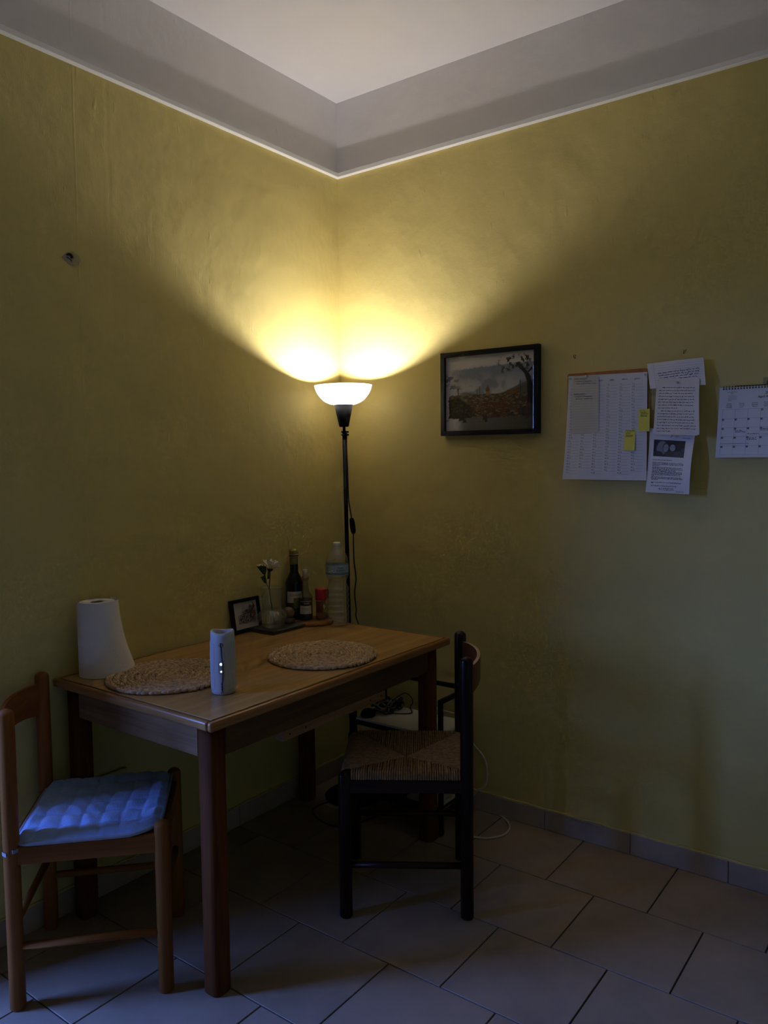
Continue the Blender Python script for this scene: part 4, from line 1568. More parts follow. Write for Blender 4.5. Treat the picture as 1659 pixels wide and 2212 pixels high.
leaf([(554, 1223), (560, 1224), (564, 1221), (570, 1224), (569, 1218), (575, 1226), (576, 1232), (573, 1243), (568, 1240), (560, 1230)])
leaf([(563, 1247), (568, 1245), (573, 1241), (575, 1250), (576, 1260), (572, 1260), (567, 1253)])
leaf([(579, 1234), (584, 1233), (584.5, 1244), (582, 1250), (577.5, 1251), (578, 1243)])
MB().tube(spline([fl_pt(575, 1258), fl_pt(578, 1266), fl_pt(581, 1273)], 4), 0.0011, 6).build('leaf_stalk', 'flower_green', flower)

# round wooden shaker (ball on a turned base) on the tray corner
bc = Vector((0.093, -0.462, tray_z))
ball = thing('wooden_shaker', bc, 'turned wooden shaker with ball-shaped top on the slate tray', 'shaker')
MB().lathe(smooth_prof([(0.024, 0.0), (0.0285, 0.006), (0.0265, 0.016), (0.020, 0.022)], 4), bc, 32).build('base', 'shaker_dark', ball)
MB().ellipsoid((bc.x, bc.y, bc.z + 0.040), ((0.0265, 0, 0), (0, 0.0265, 0), (0, 0, 0.0235)), 28, 16).build('ball_top', 'shaker_wood', ball)

# olive oil bottle
oc = Vector((0.046, -0.372, TZ))
oil = thing('oil_bottle', oc, 'tall dark green olive oil bottle with gold cap and white label', 'bottle')
op_ = smooth_prof([(0.033, 0.0), (0.036, 0.006), (0.036, 0.05), (0.036, 0.150), (0.035, 0.168), (0.026, 0.190), (0.0185, 0.206), (0.0175, 0.225), (0.0170, 0.272)], 4)
MB().lathe([(0.0, 0.0)] + op_, oc, 40, True).build('glass', 'green_glass', oil)
MB().lathe([(0.0, 0.003)] + [(r - 0.0022, z) for r, z in op_ if 0.003 < z < 0.20], oc, 32, True).build('oil', 'oil', oil)
MB().lathe([(0.0176, 0.240), (0.0180, 0.241), (0.0180, 0.265), (0.0176, 0.266)], oc, 28, False).build('neck_band', 'cap_gold', oil)
MB().lathe([(0.0182, 0.268), (0.0190, 0.270), (0.0192, 0.295), (0.0175, 0.3005), (0.0, 0.302)], oc, 28, True).build('cap', 'cap_gold', oil)
MB().lathe([(0.0192, 0.2735), (0.0196, 0.2740), (0.0196, 0.2770), (0.0192, 0.2775)], oc, 28, False).build('cap_stripe', 'ink', oil)
for zz in (0.2700, 0.2785):
    MB().lathe([(0.0193, zz), (0.0197, zz + 0.0004), (0.0197, zz + 0.0020), (0.0193, zz + 0.0024)], oc, 28, False).build('cap_stripe', 'label_peach', oil)
lb = wrap(oc, 0.0364, -0.95, 1.05, 0.045, 0.130).build('label', 'label_white', oil)
wrap(oc, 0.0366, -0.95, 1.05, 0.045, 0.084).build('label_picture', 'label_dark', lb)
wrap(oc, 0.0367, -0.10, 0.75, 0.064, 0.104).build('label_hill', 'label_hill', lb)
wrap_text(oc, 0.0368, 'COLAVITA', 0.20, 0.1115, 0.0115).build('lettering', 'ink', lb)
wrap_text(oc, 0.0368, 'Selezione Italiana', 0.02, 0.060, 0.0048).build('lettering', 'cap_gold', lb)

# round trivet
tc_ = Vector((0.128, -0.350, TZ))
triv = MB().lathe([(0.0, 0.0), (0.078, 0.0), (0.082, 0.003), (0.083, 0.008), (0.081, 0.012), (0.076, 0.0135), (0.0, 0.0135)], tc_, 48).build('round_trivet', 'trivet_wood', base=tc_)
tag(triv, 'round wooden trivet board under the vinegar bottle and spice jars', 'trivet')
tz2 = TZ + 0.0135

# vinegar bottle
ac = Vector((0.104, -0.368, tz2))
vin = thing('vinegar_bottle', ac, 'small dark vinegar bottle with long clear neck and beige cap', 'bottle')
vpf = smooth_prof([(0.025, 0.0), (0.0285, 0.006), (0.0285, 0.03), (0.0285, 0.088), (0.0265, 0.100), (0.0185, 0.114), (0.0145, 0.126), (0.0125, 0.152), (0.0115, 0.168)], 4)
MB().lathe([(0.0, 0.0)] + vpf, ac, 36, False).build('glass', 'clear_glass', vin)
MB().lathe([(0.0, 0.003)] + [(r - 0.0018, z) for r, z in vpf if 0.003 < z < 0.090] + [(0.0, 0.090)], ac, 28, True).build('vinegar', 'vinegar', vin)
MB().lathe([(0.0128, 0.164), (0.0150, 0.166), (0.0152, 0.176), (0.0125, 0.180)], ac, 24, True).build('collar', 'cap_brown', vin)
MB().lathe([(0.0118, 0.178), (0.0115, 0.190), (0.0095, 0.207), (0.0, 0.2075)], ac, 24, True).build('cap', 'cap_grey', vin)
lb2 = wrap(ac, 0.0289, -0.9, 0.9, 0.028, 0.062).build('label', 'label_white', vin)
wrap(ac, 0.0290, -1.0, 1.0, 0.062, 0.083).build('label_panel', 'label_dark', lb2)
wrap(ac, 0.0291, -0.9, 0.9, 0.0775, 0.0815).build('label_stripe', 'label_peach', lb2)
wrap(ac, 0.02915, -0.35, 0.60, 0.0615, 0.0755).build('badge', 'label_dark', lb2)
wrap_text(ac, 0.0293, 'PONTI', 0.12, 0.0680, 0.0078).build('lettering', 'print_white', lb2)
wrap_text(ac, 0.0293, 'Aceto Balsamico\ndi Modena', 0.0, 0.0490, 0.0052).build('lettering', 'label_dark', lb2)

# red-lidded salt shaker and the slim jar behind it
rc3 = Vector((0.147, -0.322, tz2))
red = thing('salt_shaker', rc3, 'clear shaker jar of pink salt with tall red lid', 'shaker')
MB().lathe([(0.0, 0.0), (0.0205, 0.0), (0.0218, 0.003), (0.0218, 0.086)], rc3, 32, False).build('jar', 'clear_glass', red)
MB().lathe([(0.0, 0.002), (0.0200, 0.002), (0.0200, 0.024), (0.0, 0.030)], rc3, 28, True).build('salt', 'pink_salt', red)
MB().lathe([(0.0224, 0.080), (0.0232, 0.082), (0.0230, 0.122), (0.0215, 0.1255), (0.0, 0.126)], rc3, 36, True).build('lid', 'cap_red', red)
dl = MB().add([(rc3.x + 0.0222 * math.cos(facing(rc3) + a), rc3.y + 0.0222 * math.sin(facing(rc3) + a), rc3.z + z) for a, z in ((0.35, 0.056), (0.62, 0.066), (0.95, 0.056), (0.66, 0.042))], [(0, 1, 2, 3)])
dl.build('label', 'print_white', red)
wrap(rc3, 0.0221, -0.9, 0.30, 0.030, 0.076).build('label_band', 'label_red', red)
jc = Vector((0.137, -0.285, tz2))
jar = thing('spice_jar', jc, 'slim glass spice jar with black lid behind the red-lidded shaker', 'jar')
MB().lathe([(0.0, 0.0), (0.0150, 0.0), (0.0160, 0.003), (0.0160, 0.076), (0.0140, 0.082)], jc, 28, False).build('glass', 'clear_glass', jar)
MB().lathe([(0.0, 0.002), (0.0142, 0.002), (0.0142, 0.012), (0.0, 0.012)], jc, 20, True).build('spice', 'vinegar', jar)
MB().lathe([(0.0160, 0.080), (0.0168, 0.082), (0.0166, 0.112), (0.0150, 0.1165), (0.0, 0.117)], jc, 28, True).build('lid', 'rubber', jar)

# water bottle
wc = Vector((0.233, -0.318, TZ))
wb = thing('water_bottle', wc, 'clear plastic water bottle with ribbed waist and blue label', 'bottle')
wp = [(0.036, 0.0), (0.043, 0.004), (0.0455, 0.012)]
z = 0.022
for k in range(5):
    wp += [(0.0455, z), (0.0468, z + 0.007), (0.0455, z + 0.014), (0.0428, z + 0.018), (0.0455, z + 0.0225)]
    z += 0.0235
wp += [(0.0465, 0.143), (0.0460, 0.150), (0.0415, 0.158), (0.0372, 0.170), (0.0372, 0.180), (0.0420, 0.192), (0.0455, 0.201), (0.0462, 0.206), (0.0462, 0.246), (0.0455, 0.256), (0.0425, 0.272), (0.034, 0.291), (0.023, 0.305), (0.0142, 0.313), (0.0132, 0.320)]
wps = smooth_prof(wp, 3)
MB().lathe([(0.0, 0.008), (0.02, 0.004)] + wps, wc, 56, False).build('shell', 'pet', wb)
MB().lathe([(0.0140, 0.317), (0.0148, 0.318), (0.0148, 0.333), (0.0135, 0.3355), (0.0, 0.336)], wc, 28, True).build('cap', 'cap_white', wb)
MB().lathe([(0.0148, 0.312), (0.0152, 0.313), (0.0152, 0.316), (0.0148, 0.317)], wc, 28, False).build('cap_ring', 'cap_white', wb)
lbl = MB().lathe([(0.0467, 0.207), (0.0467, 0.247)], wc, 56, False).build('label', 'label_blue', wb)
for zz in (0.2095, 0.2135):
    MB().lathe([(0.0469, zz), (0.0469, zz + 0.0022)], wc, 56, False).build('label_stripe', 'label_navy', lbl)
wrap_text(wc, 0.04705, 'Santo\nStefano', 0.30, 0.2330, 0.0125, 0.25, 0.80).build('lettering', 'label_navy', lbl)
wrap_text(wc, 0.04705, 'acqua minerale naturale', 0.30, 0.2190, 0.0034).build('lettering', 'label_red', lbl)
mtn = MB()
f_ = facing(wc)
for cst in ((-0.62, 0.0, -0.25, 0.014), (-0.35, 0.0, 0.05, 0.010), (-0.85, 0.0, -0.55, 0.008)):
    pts = [(cst[0], 0.2165), ((cst[0] + cst[2]) / 2, 0.2165 + cst[3]), (cst[2], 0.2165)]
    mtn.add([(wc.x + 0.0470 * math.cos(f_ + a), wc.y + 0.0470 * math.sin(f_ + a), wc.z + z) for a, z in pts], [(0, 1, 2)])
mtn.build('label_mountains', 'print_white', lbl)
sm = Ink()
for k in range(6):
    sm.rect(0.0, 0.003 * k, 0.012, 0.003 * k + 0.001)
sm.build('small_print', 'label_navy', lbl, lambda u, v: (wc.x + 0.04705 * math.cos(f_ - 1.15 + u / 0.047), wc.y + 0.04705 * math.sin(f_ - 1.15 + u / 0.047), wc.z + 0.240 - v))


# ------------------------------------------------------------------ papers pinned to the right wall
def sheet_map(corners, lifts, W, H, bulge=None):
    """corners in photo pixels (tl,tr,br,bl) at the given distance off the wall; returns place(u metres, v metres down, off)"""
    C = [Vector(hit(px, py, 1, -l)) for (px, py), l in zip(corners, lifts)]

    def place(u, v, off=0.0):
        a, b = u / W, v / H
        p = C[0] * (1 - a) * (1 - b) + C[1] * a * (1 - b) + C[2] * a * b + C[3] * (1 - a) * b
        d = bulge(a, b) if bulge else 0.0
        return (p.x, p.y - d - off, p.z)
    return place


def rounded(W, H, r):
    def keep(a, b):
        u, v = a * W, b * H
        du, dv = min(u, W - u), min(v, H - v)
        if du < r and dv < r:
            return (r - du) ** 2 + (r - dv) ** 2 <= r * r
        return True
    return keep


def page(name, label, cat, corners, lifts, W, H, mat, bulge=None, r=0.0, group=None, nu=24, nv=28):
    pl_ = sheet_map(corners, lifts, W, H, bulge)
    base = pl_(W / 2, 0.0)
    th = thing(name, base, label, cat, group)
    k = rounded(W, H, r) if r else None
    n2u, n2v = (60, 60) if r else (nu, nv)
    MB().grid(lambda a, b: pl_(a * W, b * H), n2u, n2v, True, k).build('sheet', mat, th)
    return th, (lambda off: (lambda u, v: pl_(u, v, off)))


PINS = []


def pin(px, py, y, label):
    """clear push pin whose point meets the sheet at depth y"""
    p = Vector(hit(px, py, 1, -y))
    t = thing('push_pin', p, label, 'push pin', 'push pins in the wall papers')
    MB().lathe([(0.0028, 0.0), (0.0040, 0.0008), (0.0022, 0.002), (0.0019, 0.006), (0.0034, 0.0085), (0.0032, 0.0105), (0.0, 0.011)], p, 14, True, (0, -1, 0.12)).build('head', 'pin_plastic', t)
    MB().tube([p, (p.x, min(0.004, p.y + max(0.006, y + 0.004)), p.z)], 0.0006, 6).build('point', 'steel', t)
    return t


# backing board behind the planner
bA, bB = hit(1226, 808, 1, -0.010), hit(1399, 800, 1, -0.010)
bz0 = hit(1300, 1020, 1, -0.010)[2]
bw_, bh_ = bB[0] - bA[0], (bA[2] + bB[2]) / 2 + 0.004 - bz0
board = MB().prism(rrect(bw_, bh_, 0.008, 5), lambda a, b, h: ((bA[0] + bB[0]) / 2 + a, -h, bz0 + bh_ / 2 + b), 0.0005, 0.010).build('cork_panel', 'cork_board', base=((bA[0] + bB[0]) / 2, 0.0, bz0))
tag(board, 'thin brown backing board peeking out above the half-year planner sheet', 'board')

PW, PH = 0.290, 0.385
planner, pp = page('planner_sheet', 'white half-year planner sheet with six month columns of ruled days', 'calendar',
                   [(1228.5, 813), (1398.5, 803.5), (1396.5, 1038), (1215, 1035)], [0.0125, 0.0125, 0.022, 0.045], PW, PH, 'paper_white',
                   lambda a, b: 0.006 * math.exp(-((a - 0.17 - 0.25 * (1 - b)) / 0.05) ** 2) * max(0, b - 0.80) / 0.2 - 0.008 * math.sin(PI * b) * (1 - a))
ink = Ink()
rule = Ink()
months = ('ENERO', 'FEBRERO', 'MARZO', 'ABRIL', 'MAYO', 'JUNIO')
ndays = (31, 29, 31, 30, 31, 30)
wk = 'LMXJVSD'
doy = 2        # 1 January 2020 was a Wednesday
colw = (PW - 0.018) / 6
for mi in range(6):
    u0 = 0.010 + colw * mi
    ink.text(months[mi], u0 + colw * 0.42, 0.024, 0.0068, 'CENTER')
    step = (PH - 0.052) / 31
    for dday in range(ndays[mi]):
        vv = 0.036 + step * dday
        ink.text('%d %s' % (dday + 1, wk[doy % 7]), u0, vv + 0.0035, 0.0062 if doy % 7 != 6 else 0.0072)
        rule.rect(u0 + 0.003, vv + 0.0052, u0 + colw - 0.005, vv + 0.0057)
        doy += 1
ink.build('printed_dates', 'ink', planner, pp(0.0007))
rule.build('ruled_lines', 'ink_grey', planner, pp(0.0006))

NW, NH = 0.096, 0.200
note, np_ = page('lined_note', 'beige lined note with rounded corners pinned over the planner', 'note',
                 [(1236.5, 813), (1293.5, 811), (1293, 934), (1234.5, 937)], [0.0165, 0.0165, 0.022, 0.024], NW, NH, 'paper_cream', None, 0.008)
ni = Ink()
for k in range(20):
    ni.rect(0.004, 0.018 + 0.0088 * k, NW - 0.004, 0.0184 + 0.0088 * k)
ni.build('ruled_lines', 'ink_grey', note, np_(0.0006))
nt_ = Ink()
rh = random.Random(21)
nt_.text('PARA MARZO:', 0.006, 0.0125, 0.0075, shear=0.2)
nt_.text('• preparar powerpoint', 0.008, 0.0205, 0.0070, shear=0.2)
nt_.text('carta, email 2 firma = ama', 0.014, 0.0285, 0.0068, shear=0.2)
nt_.text('PARA JUNIO:', 0.006, 0.0655, 0.0075, shear=0.2)
nt_.text('• preparar powerpoint', 0.008, 0.0735, 0.0070, shear=0.2)
nt_.text('abstracts - conference', 0.013, 0.0815, 0.0068, shear=0.2)
nt_.build('handwriting', 'ink', note, np_(0.0008))

SW_, SHh = 0.038, 0.078
st1, s1 = page('sticky_note', 'yellow sticky note at the right edge of the planner sheet', 'sticky note',
               [(1379.8, 884), (1403.5, 883), (1403, 931.5), (1379, 931.5)], [0.0165, 0.0165, 0.024, 0.026], SW_, SHh, 'sticky_yellow', None, 0, None, 6, 10)
si = Ink()
si.text('5 - 10', 0.004, 0.0075, 0.0065, shear=0.2)
si.text('• Revisar', 0.003, 0.0135, 0.0068, shear=0.2)
si.text('platform?', 0.007, 0.0190, 0.0068, shear=0.2)
si.text('Informe', 0.007, 0.0250, 0.0068, shear=0.2)
si.rect(0.007, 0.0258, 0.030, 0.0264)
si.build('handwriting', 'ink', st1, s1(0.0006))
st2, s2 = page('sticky_note', 'yellow sticky note lower down inside the planner with five written lines', 'sticky note',
               [(1350, 927), (1373, 927.5), (1370.3, 973.3), (1346.7, 973)], [0.018, 0.018, 0.028, 0.030], SW_, SHh, 'sticky_yellow', None, 0, None, 6, 10)
si = Ink()
for k, body_ in enumerate(('Semana 18', '• llamar', 'oficina', 'respuesta', 'platform?')):
    si.text(body_, 0.003, 0.0065 + 0.0056 * k, 0.0066, shear=0.2)
si.rect(0.004, 0.0238, 0.031, 0.0244)
si.build('handwriting', 'ink', st2, s2(0.0006))

LW, LH = 0.190, 0.092
lined, lp_ = page('ruled_paper_strip', 'torn ruled paper strip with handwriting hanging crooked above the letter', 'note',
                  [(1397.5, 786), (1519.5, 772), (1524.5, 831), (1404.5, 840)], [0.016, 0.030, 0.046, 0.022], LW, LH, 'paper_white',
                  lambda a, b: 0.010 * (1 - abs(a - 0.52) / 0.52) * 0.6)
ri = Ink()
for k in range(10):
    ri.rect(0.022, 0.012 + 0.0085 * k, LW - 0.004, 0.0124 + 0.0085 * k)
ri.rect(0.0215, 0.0, 0.0219, LH)
ri.build('ruled_lines', 'ink_grey', lined, lp_(0.0007))
hi_ = Ink()
rh = random.Random(33)
for k in range(4):
    hi_.hand(0.034 + 0.002 * k, 0.042 + 0.0085 * k, 0.142 - 0.004 * k, 0.0036, rh, 0.045, 0.0008)
hi_.build('handwriting', 'ink_blue', lined, lp_(0.0010))

HW, HH = 0.160, 0.200
phs, ph_ = page('photo_letter', 'typed white letter with a dark photograph of two people, curling at its corner', 'letter',
                [(1404, 925), (1503, 931), (1489, 1068), (1394, 1063)], [0.014, 0.030, 0.052, 0.026], HW, HH, 'paper_white',
                lambda a, b: 0.022 * math.sin(PI * min(1.0, b * 0.95)) * (a - 0.25))
pi_ = Ink()
rh = random.Random(44)
pi_.hand(0.120, 0.026, 0.026, 0.0016, rh, 0, 0.0005)
lines = [(0.098, 0.60), (0.107, 0.95), (0.1115, 0.97), (0.116, 0.25), (0.1215, 0.95), (0.126, 0.96), (0.1305, 0.76), (0.1350, 0.95), (0.1395, 0.93), (0.1440, 0.90), (0.1480, 0.10), (0.1520, 0.93), (0.1560, 0.96), (0.1595, 0.22),
         (0.1680, 0.95), (0.1710, 0.10), (0.1790, 0.80)]
for v_, w_ in lines:
    pi_.hand(0.018, v_, 0.120 * w_, 0.0019, rh, 0, 0.00075)
pi_.hand(0.048, 0.1865, 0.055, 0.0018, rh, 0, 0.0007)
pi_.hand(0.050, 0.1905, 0.055, 0.0014, rh, 0, 0.0006)
pi_.hand(0.112, 0.1945, 0.030, 0.0016, rh, 0, 0.0006)
pi_.build('typed_text', 'ink', phs, ph_(0.0008))
pmap = ph_(0.0008)
paint_grid(portrait_photo, lambda u, v: pmap(0.018 + 0.113 * u, 0.086 - 0.052 * v), 120, 66, 'photograph', phs)

EW_, EH_ = 0.150, 0.196
letter, ep = page('handwritten_letter', 'cream letter of dense dark handwriting with rounded corners pinned in the middle', 'letter',
                  [(1419, 817), (1511, 817), (1510.5, 941), (1411, 938)], [0.034, 0.046, 0.060, 0.036], EW_, EH_, 'paper_letter',
                  lambda a, b: 0.006 * math.sin(PI * b) * (a - 0.3), 0.009)
ei = Ink()
rh = random.Random(55)
for k in range(16):
    v_ = 0.034 + 0.0101 * k
    start, w_ = 0.010, rh.uniform(0.120, 0.132)
    if k in (0, 8):
        start, w_ = 0.022, 0.114
    if k == 7:
        w_ = 0.070
    if k == 15:
        w_ = 0.050
    ei.hand(start, v_, w_, 0.0023, rh, 0, 0.00065)
ei.build('handwriting', 'ink', letter, ep(0.0009))

# spiral wall calendar, running out of the picture on the right
KL = [(1556, 837), (1659, 830.5)]
kA = Vector(hit(1554.5, 838, 1, -0.012))
KW, KH = 0.300, 0.226
kal = thing('wall_calendar', (kA.x + KW / 2, -0.004, kA.z), 'spiral-bound monthly wall calendar open at April with a round hanger notch', 'calendar')


def kp(off):
    def f(u, v):
        return (kA.x + u - 0.006 * v / KH, -0.010 - 0.016 * (v / KH) ** 1.5 - off, kA.z - v)
    return f


hub = 0.150
MB().grid(lambda a, b: kp(0)(a * KW, b * KH), 120, 60, True, lambda a, b: (a * KW - hub) ** 2 + (b * KH) ** 2 > 0.0105 ** 2).build('page', 'paper_white', kal)
MB().grid(lambda a, b: (lambda q: (q[0], q[1] + 0.0045 + 0.002 * b, q[2]))(kp(0)(a * KW, b * (KH + 0.001))), 60, 30, True, lambda a, b: (a * KW - hub) ** 2 + (b * KH) ** 2 > 0.0105 ** 2).build('page_block', 'paper_white', kal)
ki = Ink()
kr_ = Ink()
gu0, gv0, cw_, rh_ = 0.0125, 0.0715, 0.0383, 0.0292
for r_ in range(6):
    kr_.rect(gu0, gv0 + rh_ * r_, gu0 + 7 * cw_, gv0 + rh_ * r_ + 0.0005)
for c_ in range(8):
    kr_.rect(gu0 + cw_ * c_, gv0, gu0 + cw_ * c_ + 0.0005, gv0 + 5 * rh_)
days = [('Sunday', 'Sonntag', 'Domingo'), ('Monday', 'Montag', 'Lunes'), ('Tuesday', 'Dienstag', 'Martes'), ('Wednesday', 'Mittwoch', 'Miércoles'),
        ('Thursday', 'Donnerstag', 'Jueves'), ('Friday', 'Freitag', 'Viernes'), ('Saturday', 'Samstag', 'Sábado')]
for c_, d3 in enumerate(days):
    for k, w_ in enumerate(d3):
        ki.text(w_, gu0 + cw_ * (c_ + 0.5), 0.0545 + 0.0057 * k, 0.0050, 'CENTER')
for dday in range(1, 31):
    k = dday + 2
    cc, rr_ = k % 7, k // 7
    ki.text(str(dday), gu0 + cw_ * cc + 0.0010, gv0 + rh_ * rr_ + 0.0058, 0.0066)
ki.text('2020', KW / 2, 0.0265, 0.0130, 'CENTER')
ki.text('April April Abril', KW / 2, 0.0375, 0.0102, 'CENTER')
ki.text('March März Marzo\n2020', 0.039, 0.0170, 0.0040, 'CENTER', 1.1)
for k in range(31):
    q = k + 0
    ki.text(str(k + 1), 0.0275 + 0.0038 * (q % 7), 0.0270 + 0.0042 * (q // 7), 0.0030)
rh = random.Random(66)


def cell_hand(cc, rr_, lines_):
    for (du, dv, w_) in lines_:
        ki.hand(gu0 + cw_ * cc + du, gv0 + rh_ * rr_ + dv, w_, 0.0021, rh, 0, 0.0008)


cell_hand(1, 2, ((0.004, 0.0115, 0.022), (0.004, 0.0160, 0.034)))
cell_hand(2, 2, ((0.003, 0.0225, 0.034),))
cell_hand(3, 2, ((0.009, 0.0065, 0.024), (0.002, 0.0110, 0.034)))
cell_hand(2, 3, ((0.009, 0.0065, 0.024), (0.002, 0.0112, 0.032)))
ki.rect(gu0, gv0 + rh_ * 3 + 0.0225, gu0 + 2.2 * cw_, gv0 + rh_ * 3 + 0.0234)
ki.poly([(gu0 + 2.2 * cw_, gv0 + rh_ * 3 + 0.0215), (gu0 + 2.25 * cw_, gv0 + rh_ * 3 + 0.02295), (gu0 + 2.2 * cw_, gv0 + rh_ * 3 + 0.0244)], [(0, 1, 2)])
ki.rect(gu0 + 3.3 * cw_, gv0 + rh_ * 2 + 0.0235, gu0 + 7 * cw_, gv0 + rh_ * 2 + 0.0244)
ki.build('printed_dates', 'ink', kal, kp(0.0008))
kr_.build('date_grid', 'ink_grey', kal, kp(0.0006))
sq = Ink()
for k in range(30):
    q = k + 3
    sq.rect(gu0 + cw_ * (q % 7) + 0.0006, gv0 + rh_ * (q // 7) + 0.0006, gu0 + cw_ * (q % 7) + 0.0072, gv0 + rh_ * (q // 7) + 0.0068)
sq.build('date_boxes', 'ink_grey', kal, kp(0.0007))
sp_me = None
for k in range(30):
    u_ = 0.0125 + 0.0088 * k + (0.016 if k >= 15 else 0.0)
    if u_ > KW - 0.01:
        break
    x0 = kA.x + u_
    pts = [(x0, -0.010 - 0.0048 * math.cos(t_), kA.z - 0.0015 + 0.0048 * math.sin(t_)) for t_ in [PI * 2 * q / 14 for q in range(14)]]
    MB().tube(pts, 0.0008, 5, True).build('spiral_loop', 'cable_black', kal)
    MB().lathe([(0.0021, 0.0), (0.0021, 0.0004)], kp(0.0006)(u_, 0.0055), 10, True, (0, -1, 0)).build('punch_hole', 'ink', kal)
hk = [(kA.x + 0.046, -0.0105, kA.z + 0.0030), (kA.x + hub - 0.012, -0.0105, kA.z + 0.0030), (kA.x + hub - 0.010, -0.0105, kA.z + 0.008), (kA.x + hub - 0.006, -0.0105, kA.z + 0.014), (kA.x + hub, -0.0105, kA.z + 0.017),
      (kA.x + hub + 0.006, -0.0105, kA.z + 0.014), (kA.x + hub + 0.010, -0.0105, kA.z + 0.008), (kA.x + hub + 0.012, -0.0105, kA.z + 0.0030), (kA.x + 0.254, -0.0105, kA.z + 0.0030)]
MB().tube(spline(hk, 4), 0.0011, 6).build('hanger', 'cable_black', kal)
tp = MB().box((kA.x + hub - 0.022, -0.0006, kA.z - 0.002), (kA.x + hub + 0.024, -0.0001, kA.z + 0.026)).build('tape_patch', 'tape', base=(kA.x + hub, 0, kA.z))
tag(tp, 'clear square of tape on the wall behind the calendar hanger', 'tape')
hkn = thing('wall_hook', (kA.x + hub, 0.0, kA.z + 0.016), 'small round nail head holding the spiral calendar', 'hook')
MB().lathe([(0.0016, -0.004), (0.0016, 0.011), (0.0052, 0.012), (0.0045, 0.0145), (0.0, 0.015)], (kA.x + hub, 0.0, kA.z + 0.0135), 14, True, (0, -1, 0)).build('nail', 'label_peach', hkn)

pin(1231.5, 817.5, 0.0130, 'clear push pin at the top corner of the planner above its first column')
pin(1394, 808.5, 0.0130, 'clear push pin at the top corner of the planner above its last column')
pin(1268, 813.5, 0.0170, 'clear push pin through the top of the beige lined note')
pin(1464, 826.5, 0.042, 'clear push pin through the top of the handwritten letter')
pin(1450.5, 942, 0.044, 'clear push pin between the handwritten letter and the photo letter')


def hooklet(px, py, label, flip):
    p = Vector(hit(px, py, 1, 0.0))
    t = thing('wall_hook', p, label, 'hook')
    for k, dx in enumerate((-0.0045, 0.004)):
        MB().tube(spline([(p.x + dx, 0.003, p.z + 0.006), (p.x + dx * 0.7, -0.004, p.z + 0.005), (p.x + dx * 0.5 + 0.001 * flip, -0.007, p.z - 0.002), (p.x + dx * 0.3 + 0.003 * flip, -0.003, p.z - 0.006)], 4), 0.0008, 6).build('prong', 'black_metal', t)
    return t


hooklet(1242, 771, 'bent wire prongs left in the wall above the planner sheet', 1)
hooklet(1480, 760, 'bent wire prongs left in the wall above the ruled paper strip', -1)

# ------------------------------------------------------------------ trolley in the corner behind the table
tx0, tx1, ty0, ty1 = 0.285, 0.702, -0.284, -0.075
SHZ, RLZ, LOZ = 0.386, 0.520, 0.085
tro = thing('storage_trolley', ((tx0 + tx1) / 2, (ty0 + ty1) / 2, 0.0), 'low black tube-framed trolley with a white top board behind the chair', 'trolley')
TR = 0.0085
for (xx, yy) in ((tx0, ty0), (tx1, ty0), (tx0, ty1), (tx1, ty1)):
    MB().rbox((xx - TR, yy - TR, 0.035), (xx + TR, yy + TR, RLZ + TR), 0.003, 2).build('post', 'black_metal', tro)
    MB().lathe([(0.0, -0.007), (0.012, -0.007), (0.014, -0.004), (0.014, 0.004), (0.012, 0.007), (0.0, 0.007)], (xx, yy, 0.0145), 18, True, (1, 0, 0)).build('castor', 'rubber', tro)
    MB().rbox((xx - 0.009, yy - 0.006, 0.016), (xx + 0.009, yy + 0.006, 0.038), 0.002, 1).build('castor_fork', 'black_metal', tro)
for xx in (tx0, tx1):
    MB().rbox((xx - TR, ty0 + TR, RLZ - TR), (xx + TR, ty1 - TR, RLZ + TR), 0.003, 2).build('rail', 'black_metal', tro)
    for zz in (SHZ - 0.016, LOZ):
        MB().rbox((xx - 0.007, ty0 + TR, zz - 0.010), (xx + 0.007, ty1 - TR, zz + 0.006), 0.002, 1).build('shelf_rail', 'black_metal', tro)
MB().rbox((tx0 + TR, ty1 - TR, RLZ - TR), (tx1 - TR, ty1 + TR, RLZ + TR), 0.003, 2).build('rail', 'black_metal', tro)
for yy in (ty0, ty1):
    for zz in (SHZ - 0.016, LOZ):
        MB().rbox((tx0 + TR, yy - 0.007, zz - 0.012), (tx1 - TR, yy + 0.007, zz + 0.006), 0.002, 1).build('shelf_rail', 'black_metal', tro)
MB().rbox((tx0 + 0.010, ty0 - 0.004, SHZ - 0.009), (tx1 - 0.010, ty1 + 0.004, SHZ), 0.0015, 1).build('top_board', 'cart_board', tro)
MB().rbox((tx0 + 0.010, ty0 + 0.004, LOZ + 0.006), (tx1 - 0.010, ty1 - 0.004, LOZ + 0.012), 0.001, 1).build('bottom_shelf', 'black_metal', tro)
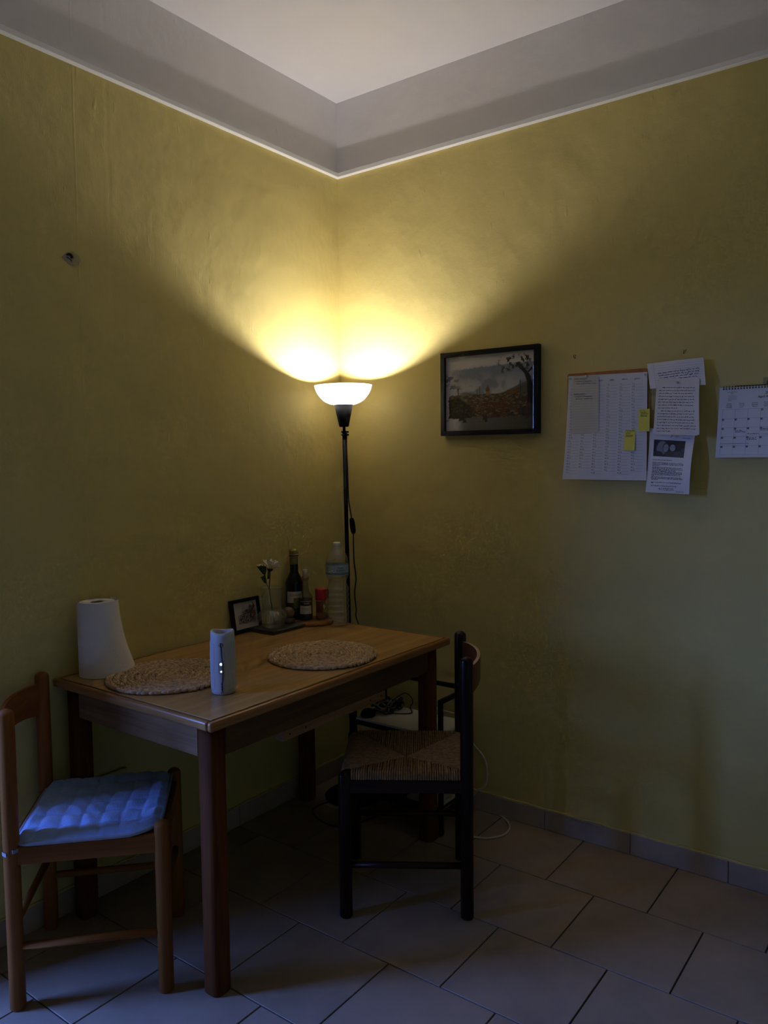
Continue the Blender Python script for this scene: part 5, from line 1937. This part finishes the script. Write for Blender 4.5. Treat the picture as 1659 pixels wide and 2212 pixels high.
# black cable bundle and adapter on the white board
rb_ = random.Random(9)
bun = thing('cable_bundle', (0.345, -0.215, SHZ), 'tangle of black cables heaped on the white trolley board', 'cables')
for k in range(13):
    c_ = Vector((0.350 + 0.016 * math.sin(k * 2.3), -0.200 + 0.0095 * k, SHZ + 0.006 + 0.006 * (k % 3)))
    pts = []
    ra, rb2, ph0, tl = rb_.uniform(0.026, 0.040), rb_.uniform(0.016, 0.028), rb_.uniform(0, 6), rb_.uniform(-0.45, 0.45)
    for q in range(22):
        a = 2 * PI * q / 22 + ph0
        pts.append((c_.x + ra * math.cos(a), c_.y + rb2 * math.sin(a), max(SHZ + 0.0062, c_.z + 0.010 + ra * tl * math.cos(a) + 0.006 * math.sin(3 * a))))
    MB().tube(pts, 0.0056, 6, True).build('coil', 'cable_black', bun)
lp2 = [hit(851, 1512, 1, -0.10), hit(862, 1503, 1, -0.09), hit(876, 1497, 1, -0.085), hit(888, 1506, 1, -0.08), hit(891, 1518, 1, -0.08), hit(886, 1528, 1, -0.085)]
lp2 = [Vector(q) for q in lp2]
MB().tube(spline(lp2 + [Vector((0.46, -0.13, SHZ + 0.004)), Vector((0.40, -0.18, SHZ + 0.006))], 6), 0.0022, 6).build('loose_loop', 'cable_black', bun)
adp = thing('computer_mouse', (0.328, -0.248, SHZ), 'glossy black rounded computer mouse on the trolley board edge', 'mouse')
MB().lathe(smooth_prof([(0.030, 0.0), (0.0315, 0.008), (0.027, 0.020), (0.016, 0.028), (0.0, 0.031)], 4), (0, 0, 0), 28).xform(lambda x, y, z: (0.328 + x * 0.92, -0.248 + y * 1.05, SHZ + 0.0004 + z)).build('shell', 'lamp_black', adp)
MB().rbox((0.3265, -0.274, SHZ + 0.020), (0.3295, -0.262, SHZ + 0.0275), 0.001, 1).build('wheel', 'rubber', adp)
# things on the lower shelf
lz = LOZ + 0.012
bx_ = thing('black_case', (0.40, -0.195, lz), 'black lidded case lying on the trolley bottom shelf', 'case')
MB().rbox((0.305, -0.268, lz + 0.0005), (0.505, -0.105, lz + 0.085), 0.006, 2).build('body', 'rubber', bx_)
MB().rbox((0.302, -0.271, lz + 0.072), (0.508, -0.102, lz + 0.097), 0.006, 2).build('lid', 'lamp_black', bx_)
for k in range(2):
    o = MB().rbox((0.530, -0.265, lz + 0.0005 + 0.007 * k), (0.685, -0.115 + 0.01 * k, lz + 0.007 + 0.007 * k), 0.001, 1).build('magazine', 'cap_grey', base=(0.60, -0.2, lz + 0.007 * k))
    tag(o, ('cream magazine lying underneath another on the trolley bottom shelf', 'cream magazine lying uppermost on the trolley bottom shelf')[k], 'magazine')

# ------------------------------------------------------------------ loose cables
wcab = thing('white_cable', (0.95, -0.05, 0.0), 'white cable drooping down the wall and looping on the floor', 'cable')


def fl0(px, py, z=0.004):
    return Vector(hit(px, py, 2, z))


wp_ = [Vector((0.545, -0.045, SHZ + 0.012)), Vector((0.60, -0.045, SHZ + 0.010)), Vector((0.68, -0.035, SHZ - 0.005)), Vector(hit(1020, 1600, 1, -0.02)), Vector(hit(1037, 1624, 1, -0.02)), Vector(hit(1047, 1640, 1, -0.02)), Vector(hit(1052, 1662, 1, -0.02)),
       Vector(hit(1051, 1688, 1, -0.02)), Vector(hit(1043, 1702, 1, -0.022)), Vector(hit(1030, 1708, 1, -0.03)), fl0(1010, 1744), fl0(1040, 1746), fl0(1065, 1752), fl0(1090, 1768), fl0(1101, 1785), fl0(1093, 1800), fl0(1072, 1808), fl0(1040, 1810), fl0(985, 1800)]
MB().tube(spline(wp_, 7), 0.0036, 8).build('lead', 'cable_white', wcab)
MB().rbox((0.520, -0.058, SHZ + 0.004), (0.552, -0.036, SHZ + 0.020), 0.003, 2).build('plug', 'cable_white', wcab)
bcab = thing('black_cable', (0.15, -0.42, 0.0), 'thin black cable looping over the floor tiles by the lamp base', 'cable')
bp = [fl0(790, 1722), fl0(745, 1727), fl0(715, 1731), fl0(688, 1740), fl0(675, 1751), fl0(682, 1764), fl0(703, 1778), fl0(728, 1785), fl0(760, 1783), fl0(800, 1768), fl0(850, 1752)]
MB().tube(spline(bp, 7), 0.0030, 8).build('lead', 'cable_black', bcab)
MB().rbox((bp[-1].x - 0.012, bp[-1].y - 0.012, 0.0), (bp[-1].x + 0.02, bp[-1].y + 0.012, 0.022), 0.004, 2).build('plug', 'cable_black', bcab)

for o in bpy.data.objects:
    if '_base' in o.keys():
        del o['_base']
